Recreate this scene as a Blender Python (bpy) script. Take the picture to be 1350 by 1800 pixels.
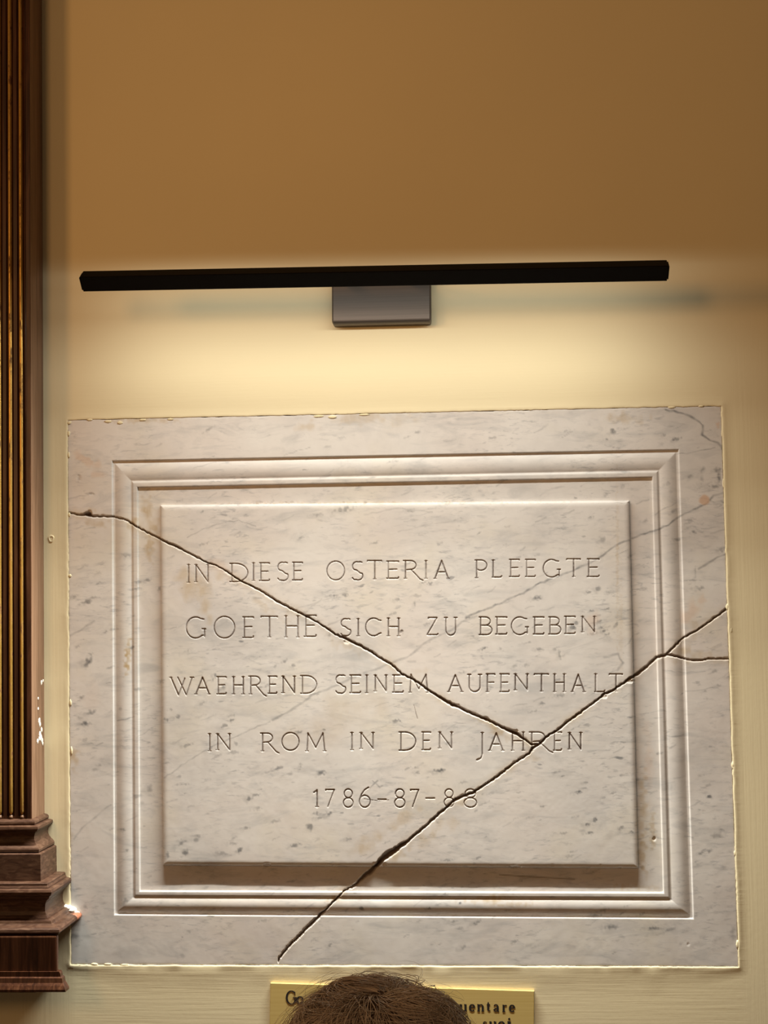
import bpy, bmesh, math, random
import numpy as np
from mathutils import Vector, Matrix, noise as mnoise

for _o in list(bpy.data.objects):
    bpy.data.objects.remove(_o)
random.seed(7)
RNG = np.random.default_rng(7)
SC = bpy.context.scene
COL = SC.collection

# ------------------------------------------------------------------ camera
F_PX, CX, CY = 2800.0, 675.0, 900.0      # focal length and centre for a 1350 x 1800 frame
DIST, CAM_Z, ROLL = 2.8, 1.90, 0.0165
_n = np.array([196.0, -170.0, -F_PX]); _n /= np.linalg.norm(_n)
_x = np.array([1.0, ROLL, 0.0]); _x -= _x.dot(_n) * _n; _x /= np.linalg.norm(_x)
_z = np.cross(_x, _n)
WFC = np.array([_x, _n, _z])             # camera space -> world
cam_data = bpy.data.cameras.new('camera')
cam_data.sensor_fit = 'HORIZONTAL'; cam_data.sensor_width = 36.0
cam_data.lens = F_PX / 1350.0 * 36.0
cam_data.clip_start = 0.05
cam = bpy.data.objects.new('camera', cam_data); COL.objects.link(cam)
_m = Matrix([list(r) for r in WFC]).to_4x4(); _m.translation = Vector((0, -DIST, CAM_Z))
cam.matrix_world = _m
SC.camera = cam

def at(px, py, depth=0.0):
    """Photo pixel -> world point on the plane lying `depth` metres in front of the wall."""
    px = np.asarray(px, float); py = np.asarray(py, float); depth = np.asarray(depth, float)
    v = np.stack(np.broadcast_arrays(px - CX, -(py - CY), -F_PX), -1) @ WFC.T
    t = (DIST - depth) / v[..., 1]
    return np.array([0, -DIST, CAM_Z]) + v * t[..., None]

# ------------------------------------------------------------------ world, exposure, room lights
world = bpy.data.worlds.new('world'); SC.world = world; world.use_nodes = True
world.node_tree.nodes['Background'].inputs[0].default_value = (1.0, 0.66, 0.38, 1)
world.node_tree.nodes['Background'].inputs[1].default_value = 0.085
SC.view_settings.view_transform = 'Standard'; SC.view_settings.look = 'None'
SC.view_settings.exposure = 0.0; SC.view_settings.gamma = 1.0
SC.view_settings.use_curve_mapping = False

def area_light(name, loc, target, size, size_y, power, color, spread=180.0):
    L = bpy.data.lights.new(name, 'AREA'); L.shape = 'RECTANGLE'
    L.size = size; L.size_y = size_y; L.energy = power; L.color = color; L.spread = math.radians(spread)
    o = bpy.data.objects.new(name, L); COL.objects.link(o)
    o.location = loc
    o.rotation_euler = (Vector(target) - Vector(loc)).to_track_quat('-Z', 'Y').to_euler()
    return o
# warm room lamps, far to the left and high up, at two different angles
area_light('room_light', (-2.35, -2.60, 2.60), (-0.15, 0, 2.95), 0.45, 0.45, 2.3, (1.0, 0.50, 0.17), 64)
area_light('room_light', (-1.30, -3.60, 2.66), (-0.1, 0, 2.55), 0.55, 0.55, 5.8, (1.0, 0.53, 0.22), 110)

# ------------------------------------------------------------------ helpers
def link(name, mesh, mat=None, parent=None):
    o = bpy.data.objects.new(name, mesh); COL.objects.link(o)
    if mat is not None: mesh.materials.append(mat)
    if parent is not None: o.parent = parent
    return o

def mesh_np(name, V, quads=None, tris=None, smooth=True):
    me = bpy.data.meshes.new(name)
    V = np.asarray(V, np.float32)
    me.vertices.add(len(V)); me.vertices.foreach_set('co', V.ravel())
    parts, starts, n = [], [], 0
    for F, k in ((quads, 4), (tris, 3)):
        if F is not None and len(F):
            F = np.asarray(F, np.int32)
            parts.append(F.ravel()); starts.append(n + np.arange(len(F)) * k); n += len(F) * k
    me.loops.add(n); me.loops.foreach_set('vertex_index', np.concatenate(parts))
    st = np.concatenate(starts).astype(np.int32)
    me.polygons.add(len(st)); me.polygons.foreach_set('loop_start', st)
    me.polygons.foreach_set('use_smooth', np.full(len(st), smooth))
    me.update(calc_edges=True); me.validate()
    return me

def bm_obj(name, bm, mat, parent=None, smooth=False):
    bmesh.ops.recalc_face_normals(bm, faces=bm.faces)
    me = bpy.data.meshes.new(name); bm.to_mesh(me); bm.free()
    if smooth:
        for p in me.polygons: p.use_smooth = True
    return link(name, me, mat, parent)

def thing(name, label, cat, loc=(0, 0, 0), group=None):
    o = bpy.data.objects.new(name, None); COL.objects.link(o); o.location = loc
    o.empty_display_size = 0.05
    o['label'] = label; o['category'] = cat
    if group: o['group'] = group
    return o

def parent_keep(child, par):
    child.parent = par
    child.matrix_parent_inverse = Matrix.Translation(-Vector(par.location))

def box(bm, lo, hi, bevel=0.0):
    r = bmesh.ops.create_cube(bm, size=1.0)
    lo = Vector(lo); hi = Vector(hi)
    for v in r['verts']:
        v.co = Vector(((lo[i] + hi[i]) / 2 + v.co[i] * (hi[i] - lo[i]) for i in range(3)))
    if bevel:
        es = list({e for v in r['verts'] for e in v.link_edges})
        bmesh.ops.bevel(bm, geom=es, offset=bevel, segments=2, profile=0.6, affect='EDGES')

def loft(bm, rings, closed=True, caps=True):
    """Connect rings (lists of points) into a surface."""
    vs = [[bm.verts.new(p) for p in r] for r in rings]
    n = len(vs[0])
    for a, b in zip(vs[:-1], vs[1:]):
        for i in range(n if closed else n - 1):
            j = (i + 1) % n
            bm.faces.new((a[i], a[j], b[j], b[i]))
    if caps:
        bm.faces.new(vs[0][::-1]); bm.faces.new(vs[-1])
    return vs

class NT:
    """Small node-tree writer."""
    def __init__(self, name):
        self.m = bpy.data.materials.new(name); self.m.use_nodes = True
        self.t = self.m.node_tree; self.t.nodes.clear()
        self.out = self.t.nodes.new('ShaderNodeOutputMaterial')
        self.b = self.t.nodes.new('ShaderNodeBsdfPrincipled')
        self.t.links.new(self.b.outputs[0], self.out.inputs[0])
    def n(self, typ, **kw):
        nd = self.t.nodes.new(typ)
        for k, v in kw.items():
            if k.startswith('i_'):
                key = k[2:]
                nd.inputs[int(key) if key.isdigit() else key].default_value = v
            else: setattr(nd, k, v)
        return nd
    def l(self, a, b): self.t.links.new(a, b)
    def coord(self, scale=(1, 1, 1), rot=(0, 0, 0)):
        tc = self.n('ShaderNodeTexCoord'); mp = self.n('ShaderNodeMapping')
        mp.inputs['Scale'].default_value = scale; mp.inputs['Rotation'].default_value = rot
        self.l(tc.outputs['Object'], mp.inputs[0]); return mp.outputs[0]
    def noise(self, vec, scale, detail=4, rough=0.55, dist=0.0):
        nd = self.n('ShaderNodeTexNoise'); nd.inputs['Scale'].default_value = scale
        nd.inputs['Detail'].default_value = detail; nd.inputs['Roughness'].default_value = rough
        nd.inputs['Distortion'].default_value = dist
        self.l(vec, nd.inputs['Vector']); return nd.outputs['Fac']
    def ramp(self, fac, stops):
        r = self.n('ShaderNodeValToRGB'); e = r.color_ramp.elements
        while len(e) < len(stops): e.new(0.5)
        for el, (p, c) in zip(e, stops):
            el.position = p; el.color = (*c, 1) if len(c) == 3 else c
        self.l(fac, r.inputs[0]); return r.outputs[0]
    def fmap(self, fac, a, b, lo=0.0, hi=1.0):
        r = self.n('ShaderNodeMapRange'); r.clamp = True
        for k, v in zip(('From Min', 'From Max', 'To Min', 'To Max'), (a, b, lo, hi)): r.inputs[k].default_value = v
        self.l(fac, r.inputs['Value']); return r.outputs[0]
    def math(self, op, a, b=None):
        nd = self.n('ShaderNodeMath', operation=op)
        for i, v in enumerate((a, b)):
            if v is None: continue
            if isinstance(v, (int, float)): nd.inputs[i].default_value = v
            else: self.l(v, nd.inputs[i])
        return nd.outputs[0]
    def mix(self, fac, a, b, mode='MIX'):
        nd = self.n('ShaderNodeMix', data_type='RGBA', blend_type=mode)
        for idx, v in ((0, fac), (6, a), (7, b)):
            if isinstance(v, (int, float)): nd.inputs[idx].default_value = v
            elif isinstance(v, tuple): nd.inputs[idx].default_value = (*v, 1)
            else: self.l(v, nd.inputs[idx])
        return nd.outputs[2]
    def bump(self, h, strength, distance):
        nd = self.n('ShaderNodeBump'); nd.inputs['Strength'].default_value = strength
        nd.inputs['Distance'].default_value = distance
        self.l(h, nd.inputs['Height']); self.l(nd.outputs[0], self.b.inputs['Normal'])
    def set(self, **kw):
        for k, v in kw.items():
            key = k.replace('_', ' ')
            if isinstance(v, (int, float)): self.b.inputs[key].default_value = v
            elif isinstance(v, tuple): self.b.inputs[key].default_value = (*v, 1)
            else: self.l(v, self.b.inputs[key])
        return self

# ------------------------------------------------------------------ materials
def mat_paint():
    k = NT('cream wall paint')
    base = k.noise(k.coord(), 3.0, 4)
    c = k.mix(k.fmap(base, .35, .65), (0.885, 0.785, 0.525), (0.86, 0.765, 0.515))
    hz = k.noise(k.coord((6, 6, 190)), 1.0, 5, .6, .15)        # horizontal brush strokes
    vt = k.noise(k.coord((210, 6, 5)), 1.0, 5, .6, .15)        # vertical brush strokes
    tc = k.n('ShaderNodeTexCoord'); sp = k.n('ShaderNodeSeparateXYZ'); k.l(tc.outputs['Object'], sp.inputs[0])
    left = k.fmap(sp.outputs[0], -.745, -.765); right = k.fmap(sp.outputs[0], .40, .425)
    side = k.math('MAXIMUM', left, right)
    mx = k.n('ShaderNodeMix'); k.l(side, mx.inputs[0]); k.l(hz, mx.inputs[2]); k.l(vt, mx.inputs[3])
    fade = k.fmap(sp.outputs[2], 2.55, 2.15, .25, 1.0)         # the roller-painted upper wall is smoother
    h = k.math('ADD', k.math('MULTIPLY', mx.outputs[0], fade), k.math('MULTIPLY', k.noise(k.coord(), 90, 3), .35))
    k.bump(h, 0.22, 0.0012)
    return k.set(Base_Color=c, Roughness=0.62, Specular_IOR_Level=0.25).m

def mat_marble():
    k = NT('white veined marble')
    at_ = k.n('ShaderNodeAttribute', attribute_name='marks'); sp = k.n('ShaderNodeSeparateColor')
    k.l(at_.outputs['Color'], sp.inputs[0])
    vein, stain, dirt, peach = sp.outputs[0], sp.outputs[1], sp.outputs[2], at_.outputs['Alpha']
    cs = k.coord((4.2, 1, 15), (0, math.radians(31), 0))       # streaks climb to the right
    soft = k.noise(k.coord(), 5, 5, .6, .6)
    tone = k.ramp(soft, [(.30, (.79, .77, .74)), (.5, (.74, .715, .69)), (.68, (.635, .615, .60))])
    pink = k.fmap(k.noise(k.coord(), 3.1, 2), .46, .66)
    tone = k.mix(k.math('MULTIPLY', pink, .60), tone, (.74, .665, .62))
    warm = k.fmap(k.noise(k.coord((1, 1, 1), (0, .4, 1.1)), 6.5, 3), .52, .74)
    tone = k.mix(k.math('MULTIPLY', warm, .40), tone, (.75, .69, .55))
    s1 = k.fmap(k.noise(cs, 2.6, 8, .64, .9), .50, .72)
    s2 = k.fmap(k.noise(cs, 11.0, 5, .6, .5), .53, .70)
    cloud = k.fmap(k.noise(k.coord(), 7.5, 3), .40, .62)
    tone = k.mix(k.math('MULTIPLY', s1, .48), tone, (.40, .41, .42))
    tone = k.mix(k.math('MULTIPLY', k.math('MULTIPLY', s2, cloud), .55), tone, (.27, .28, .30))
    # small dark inclusions elongated along the grain
    s3 = k.fmap(k.noise(k.coord((9, 1, 22), (0, math.radians(20), 0)), 3.6, 2, .4), .695, .76)
    tone = k.mix(k.math('MULTIPLY', k.math('MULTIPLY', s3, cloud), .75), tone, (.17, .18, .20))
    fine = k.noise(k.coord(), 60, 4, .6)
    tone = k.mix(.10, tone, k.ramp(fine, [(.3, (.6, .57, .53)), (.7, (1, .98, .95))]), 'MULTIPLY')
    rough_edge = k.noise(k.coord((1, 1, 1)), 55, 4, .65)
    v2 = k.math('MULTIPLY', vein, k.fmap(rough_edge, .25, .6, .45, 1.15))
    tone = k.mix(v2, tone, (.085, .095, .11))
    st = k.math('MULTIPLY', stain, k.fmap(k.noise(k.coord((1, 1, .6)), 26, 5, .7), .32, .6, .25, 1.75))
    tone = k.mix(st, tone, (.50, .37, .20))
    tone = k.mix(peach, tone, (.66, .43, .28))
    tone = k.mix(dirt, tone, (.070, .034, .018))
    k.bump(k.math('ADD', k.noise(k.coord(), 35, 3), k.math('MULTIPLY', fine, .4)), .16, .0008)
    ro = k.fmap(k.noise(k.coord(), 14, 4), .3, .7, .40, .58)
    return k.set(Base_Color=tone, Roughness=ro, Specular_IOR_Level=.35).m

def mat_wood():
    k = NT('dark polished mahogany')
    g = k.noise(k.coord((38, 38, 2.2)), 3.0, 6, .62, .8)
    c = k.ramp(g, [(.30, (.018, .006, .003)), (.5, (.052, .018, .008)), (.72, (.115, .047, .022))])
    d = k.fmap(k.noise(k.coord(), 30, 4, .7), .58, .75)
    c = k.mix(k.math('MULTIPLY', d, .6), c, (.05, .018, .01))
    k.bump(g, .25, .0006)
    return k.set(Base_Color=c, Roughness=.36, Specular_IOR_Level=.32).m

def mat_wood_side():
    k = NT('worn lamplit mahogany flank')  # paler copy of the mahogany, the lamp's light put into its tone
    g = k.noise(k.coord((30, 30, 2.0)), 3.0, 6, .62, .8)
    c = k.ramp(g, [(.30, (.125, .066, .036)), (.5, (.195, .108, .062)), (.72, (.27, .16, .10))])
    k.bump(g, .25, .0006)
    return k.set(Base_Color=c, Roughness=.5, Specular_IOR_Level=.35).m

def mat_wood_mid():
    k = NT('dusty mahogany mouldings')
    g = k.noise(k.coord((14, 14, 60)), 3.0, 6, .62, .8)
    c = k.ramp(g, [(.30, (.034, .014, .008)), (.5, (.066, .031, .018)), (.72, (.125, .068, .042))])
    k.bump(g, .2, .0005)
    return k.set(Base_Color=c, Roughness=.45, Specular_IOR_Level=.28).m

def mat_gilt():
    k = NT('worn gilding')
    g = k.noise(k.coord((1, 1, .35)), 110, 5, .7)
    w = k.fmap(g, .50, .66)
    c = k.mix(w, (.60, .36, .085), (.13, .05, .018))
    k.bump(g, .35, .0006)
    return k.set(Base_Color=c, Metallic=k.fmap(w, 0, 1, .75, .1), Roughness=k.fmap(w, 0, 1, .34, .6)).m

def mat_simple(name, col, rough=.5, metal=0.0, var=0.0, scale=40, bump=0.0, spec=.5):
    k = NT(name)
    n = k.noise(k.coord(), scale, 4)
    a = tuple(max(0, x * (1 - var)) for x in col); b = tuple(x * (1 + var) for x in col)
    if bump: k.bump(n, bump, .0006)
    return k.set(Base_Color=k.mix(k.fmap(n, .3, .7), a, b), Roughness=rough, Metallic=metal, Specular_IOR_Level=spec).m

def mat_brushed(name, a, b, rough, metal, scale):
    k = NT(name)
    n = k.noise(k.coord(scale), 1.0, 5, .6)
    k.bump(n, .12, .0003)
    return k.set(Base_Color=k.mix(k.fmap(n, .3, .7), a, b), Roughness=rough, Metallic=metal).m

def mat_emit(name, col, strength):
    k = NT(name)
    n = k.noise(k.coord(), 5, 2)
    k.set(Base_Color=k.mix(n, (.8, .8, .8), (.82, .82, .82)), Roughness=.5)
    k.b.inputs['Emission Color'].default_value = (*col, 1); k.b.inputs['Emission Strength'].default_value = strength
    return k.m

PAINT = mat_paint(); MARBLE = mat_marble(); WOOD = mat_wood(); SIDE = mat_wood_side(); MID = mat_wood_mid(); GILT = mat_gilt()
BLACK = mat_simple('matte black powder coat', (.004, .0035, .003), .6, 0, .15, 200, spec=.12)
NICKEL = mat_brushed('brushed bronze nickel', (.085, .07, .06), (.11, .09, .078), .42, .5, (3, 3, 500))
BRASS = mat_brushed('brushed brass', (.66, .49, .17), (.74, .57, .22), .48, .2, (4, 4, 420))
INK = mat_simple('black enamel', (.018, .015, .014), .5, 0, .1)
PLASTER = mat_simple('white plaster', (.84, .80, .72), .8, 0, .06, 120, .5, .2)
RUST = mat_simple('bare red wood', (.42, .15, .08), .6, 0, .2, 90, .4)
DARK = mat_simple('dark void', (.03, .018, .012), .9, 0, .2)
STONE = mat_simple('grey stone floor', (.24, .19, .15), .5, 0, .2, 8)

# ------------------------------------------------------------------ marble plaque layout (pixel lines on the wall plane)
VL = [((118,738),(124,1697)), ((197,810),(201,1608)), ((241,853),(245,1566)), ((282,888),(287,1521)),
      ((1106,880),(1122,1526)), ((1147,838),(1167,1570)), ((1193,790),(1219,1615)), ((1268,713),(1299,1700))]
HL = [((118,738),(1268,713)), ((197,810),(1193,790)), ((243,856),(1147,838)), ((282,888),(1106,880)),
      ((287,1521),(1122,1526)), ((245,1567),(1167,1570)), ((201,1608),(1219,1615)), ((124,1696),(1299,1700))]
VA, VB, HC, HD = [], [], [], []
for (x0, y0), (x1, y1) in VL:
    b = (x1 - x0) / (y1 - y0); VB.append(b); VA.append(x0 + b * (1200 - y0))
for (x0, y0), (x1, y1) in HL:
    d = (y1 - y0) / (x1 - x0); HD.append(d); HC.append(y0 + d * (700 - x0))
K8 = np.arange(8)
def uv_px(U, V):
    A = np.interp(U, K8, VA); B = np.interp(U, K8, VB); C = np.interp(V, K8, HC); D = np.interp(V, K8, HD)
    x = (A + B * (C - 700 * D - 1200)) / (1 - B * D)
    return x, C + D * (x - 700)

_NT = RNG.random((64, 64))
def vnoise(x, y, s):
    """cheap smooth value noise in [-1, 1]"""
    x = np.asarray(x) / s + 100; y = np.asarray(y) / s + 100
    xi = np.floor(x).astype(int); yi = np.floor(y).astype(int); fx = x - xi; fy = y - yi
    fx = fx * fx * (3 - 2 * fx); fy = fy * fy * (3 - 2 * fy)
    g = lambda a, b: _NT[a % 64, b % 64]
    return 2 * ((g(xi, yi) * (1 - fx) + g(xi + 1, yi) * fx) * (1 - fy) + (g(xi, yi + 1) * (1 - fx) + g(xi + 1, yi + 1) * fx) * fy) - 1

# ------------------------------------------------------------------ wall with an opening for the plaque
def outline_px(n=1400):
    """points round the plaque's outer edge, clockwise in the picture"""
    per = [1150, 985, 1175, 960]; tot = sum(per); P = []
    for i in range(n):
        t = i / n * tot
        if t < per[0]: u, v = 7 * t / per[0], 0
        elif t < sum(per[:2]): u, v = 7, 7 * (t - per[0]) / per[1]
        elif t < sum(per[:3]): u, v = 7 - 7 * (t - sum(per[:2])) / per[2], 7
        else: u, v = 0, 7 - 7 * (t - sum(per[:3])) / per[3]
        P.append((u, v))
    U = np.array([p[0] for p in P]); V = np.array([p[1] for p in P])
    return lin_uv(U, V)
def lin_uv(U, V):
    # straight outer border, evenly spaced along it
    xa, ya = uv_px(np.zeros_like(U), V); xb, yb = uv_px(np.full_like(U, 7.0), V)
    corners = [np.array(uv_px(a, b), float) for a, b in ((0., 0.), (7., 0.), (7., 7.), (0., 7.))]
    s = (U / 7)[:, None]; t = (V / 7)[:, None]
    return (corners[0] * (1 - s) + corners[1] * s) * (1 - t) + (corners[3] * (1 - s) + corners[2] * s) * t

def build_wall():
    P = outline_px(); n = len(P)
    ctr = P.mean(0); nrm = np.zeros_like(P)
    tan = np.roll(P, -3, 0) - np.roll(P, 3, 0); tan /= np.linalg.norm(tan, axis=1)[:, None]
    nrm = np.stack([tan[:, 1], -tan[:, 0]], 1)                 # outward
    w1 = .6 * vnoise(P[:, 0], P[:, 1], 14.0) + .4 * vnoise(P[:, 0] + 77, P[:, 1], 47.0); w2 = vnoise(P[:, 1], P[:, 0], 31.0); w3 = vnoise(P[:, 0] + 400, P[:, 1], 4.0)
    bot = P[:, 1] > 1690
    lipout = np.where(bot, .8, np.where(P[:, 0] > 1262, .9, .35))
    rings = []
    ov = -.5 - .9 * np.clip(w1, -.4, 1) - .8 * np.clip(w3 * w2 * 2, 0, 1)     # overlap onto the stone
    k = np.where(bot, 1 + 1.6 * np.clip(np.minimum(P[:, 0] - 122, 1297 - P[:, 0]) / 140, 0, 1), 1.0)
    spec = [(ov + .6, np.full(n, -6.0)), (ov, .3 + .3 * w3), (ov + 1.0, .5 + 1.1 * lipout + .4 * w1),
            (ov + 3.5, .6 + .9 * lipout + .4 * w2), (ov + 7 * k + w1, .4 + .45 * lipout + .25 * w2), (ov + 12 * k + 2 * w1, .2 + .15 * w2),
            (20 * k, 0 * w1)]
    for off, h in spec:
        q = P + nrm * np.asarray(off)[:, None]
        w = at(q[:, 0], q[:, 1]); w[:, 1] -= h * .001; rings.append(w)
    last = rings[-1]; c = last.mean(0)
    X0, X1, Z0, Z1 = -3.0, 2.6, 0.0, 3.4
    d = last - c
    t = np.minimum(np.where(d[:, 0] > 0, (X1 - c[0]), (X0 - c[0])) / np.where(np.abs(d[:, 0]) < 1e-6, 1e-6, d[:, 0]),
                   np.where(d[:, 2] > 0, (Z1 - c[2]), (Z0 - c[2])) / np.where(np.abs(d[:, 2]) < 1e-6, 1e-6, d[:, 2]))
    far = c + d * t[:, None]; far[:, 1] = 0
    for cxx, czz in ((X0, Z0), (X0, Z1), (X1, Z0), (X1, Z1)):      # exact corners
        far[np.argmin(np.hypot(far[:, 0] - cxx, far[:, 2] - czz))] = (cxx, 0, czz)
    rings.append(far)
    V = np.concatenate(rings); q = []
    for r in range(len(rings) - 1):
        a = r * n + np.arange(n); b = r * n + (np.arange(n) + 1) % n
        q.append(np.stack([a, b, b + n, a + n], 1))
    me = mesh_np('wall_back', V, np.concatenate(q))
    fl = np.ones(len(me.polygons), bool); fl[-n:] = False; me.polygons.foreach_set('use_smooth', fl)
    o = link('wall_back', me, PAINT); o['kind'] = 'structure'
    bmb = bmesh.new(); box(bmb, (X0, .02, Z0), (X1, .14, Z1)); m = bm_obj('masonry', bmb, PLASTER, o)
    # filled screw hole left of the plaque
    p = at(90, 947); bm = bmesh.new(); rr = []
    for rad, h in ((5.5, -.1), (5.0, 1.0), (3.6, 1.3), (2.6, .2), (1.2, .4)):
        rr.append([Vector((p[0] + rad * .001 * math.cos(a) * (1 + .15 * math.sin(3 * a)), -h * .001, p[2] + rad * .0013 * math.sin(a)))
                   for a in [2 * math.pi * i / 16 for i in range(16)]])
    loft(bm, rr); bm_obj('filled_hole', bm, PAINT, o, True)
    # flakes of old paint and plaster left along the edge of the stone
    for k, (x, y, rx, rz) in enumerate(((122, 743, 4, 3), (158, 738, 5, 2), (190, 741, 6, 2.5), (211, 743, 5, 3), (251, 738, 7, 2), (300, 737, 6, 2), (560, 732, 9, 2), (584, 733, 8, 3), (640, 729, 9, 2),
            (121, 762, 2.5, 5), (121, 800, 2, 5), (123, 1012, 3, 3), (122, 905, 2, 4), (124, 1235, 2, 6), (126, 1320, 2, 7), (140, 1697, 7, 2), (166, 1695, 6, 2.5), (190, 1695, 7, 2), (220, 1696, 8, 2),
            (1280, 1067, 4, 6), (1285, 1108, 2, 6), (1289, 1345, 3, 9), (1291, 1392, 2, 7), (1297, 1660, 3, 7), (1292, 1500, 2, 5), (1270, 762, 2, 8), (1272, 850, 2, 9), (1232, 714, 5, 2), (1180, 716, 7, 2))):
        c = at(x, y); bm = bmesh.new(); bmesh.ops.create_icosphere(bm, subdivisions=2, radius=1)
        for v in bm.verts:
            q = 1 + .55 * mnoise.noise(v.co * 2.1 + Vector((k * 5.3, 0, 0)))
            v.co = Vector((c[0] + v.co.x * q * rx * .001, c[1] - .0004 + v.co.y * .0011, c[2] + v.co.z * q * rz * .001))
        bm_obj('paint_flake', bm, PAINT, o, True)
build_wall()
bm = bmesh.new(); box(bm, (-3, -5.5, -.1), (2.6, .14, 0)); fl = bm_obj('floor', bm, STONE); fl['kind'] = 'structure'

# ------------------------------------------------------------------ carved plaque as one height field, split into its pieces
def seg_pts(L):
    return np.array(L, float)
def refine(L, step=4.0, jit=.7):
    L = np.array(L, float); out = []
    for a, b in zip(L[:-1], L[1:]):
        d = np.linalg.norm((b - a)[:2]); k = max(1, int(d / step)); nx = np.array([-(b - a)[1], (b - a)[0]]) / max(d, 1e-6)
        for i in range(k):
            p = a + (b - a) * i / k
            if out and jit: p = p.copy(); p[:2] += nx * RNG.uniform(-jit, jit)
            out.append(p)
    out.append(L[-1]); return np.array(out)
# x, y, half width (px)
CRACK_A = refine([(116,902,1.5),(130,903,1.3),(140,906,1.6),(150,904,3.5),(156,904,5),(163,908,2),(197,908,1.3),(222,914,1.5),(240,926,1.5),
  (262,938,1.4),(283,948,1.5),(312,962,2.2),(328,970,1.3),(362,988,1.4),(382,995,1.3),(403,1007,1.3),(426,1023,1.5),(446,1032,1.6),(464,1042,1.5),
  (484,1055,1.8),(510,1069,1.5),(540,1084,1.6),(562,1096,1.4),(590,1115,2),(606,1122,2.8),(624,1130,2.4),(650,1144,1.7),(674,1160,1.8),(688,1168,1.8),
  (706,1184,1.9),(728,1195,2),(752,1212,2.1),(780,1230,3),(795,1238,3.6),(810,1245,2.2),(838,1258,2.3),(854,1264,2.8),(876,1275,2.1),(898,1286,3.2),(908,1289,3.8),
  (920,1298,2.1),(934,1308,2.0),(948,1308,1.5)])
CRACK_B1 = refine([(489,1690,1.2),(491,1684,1.6),(505,1666,2.0),(535,1636,2.2),(557,1614,3.2),(572,1599,1.8),(606,1566,1.4),(628,1553,2.2),(640,1542,4.5),(652,1532,5),(664,1519,4.2),
  (676,1507,7),(686,1500,7.5),(696,1493,5.5),(708,1484,4.5),(718,1477,2.8),(740,1459,2.2),(762,1439,2.2),(794,1411,2.3),(801,1405,3.2),(818,1398,3.0),(833,1392,2.4),(860,1375,1.9),
  (906,1340,1.8),(930,1324,1.8),(936,1315,2.6),(948,1308,2.2)])
CRACK_B2 = refine([(948,1308,2.2),(966,1290,1.9),(980,1284,1.8),(1002,1265,1.8),(1014,1257,1.8),(1050,1230,1.9),(1063,1219,2.0),(1071,1217,2.4),(1080,1211,1.9),
  (1092,1203,1.9),(1101,1197,3.0),(1112,1190,3.2),(1120,1185,3.6),(1131,1177,3.2),(1140,1169,2.0),(1155,1156,2.6),(1171,1151,2.4)])
CRACK_B3 = refine([(1171,1151,2.0),(1200,1122,1.6),(1230,1105,1.4),(1265,1080,1.6),(1284,1064,2.2)])
CRACK_C = refine([(1171,1151,2.0),(1195,1155,2.0),(1210,1160,1.5),(1225,1161,1.2),(1250,1158,1.2),(1287,1158,1.3)])

def inside(poly, X, Y):
    r = np.zeros(X.shape, bool); n = len(poly)
    for i in range(n):
        x0, y0 = poly[i][:2]; x1, y1 = poly[(i + 1) % n][:2]
        if y0 == y1: continue
        c = ((y0 > Y) != (y1 > Y)); r ^= c & (X < (x1 - x0) * (Y - y0) / (y1 - y0) + x0)
    return r

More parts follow.
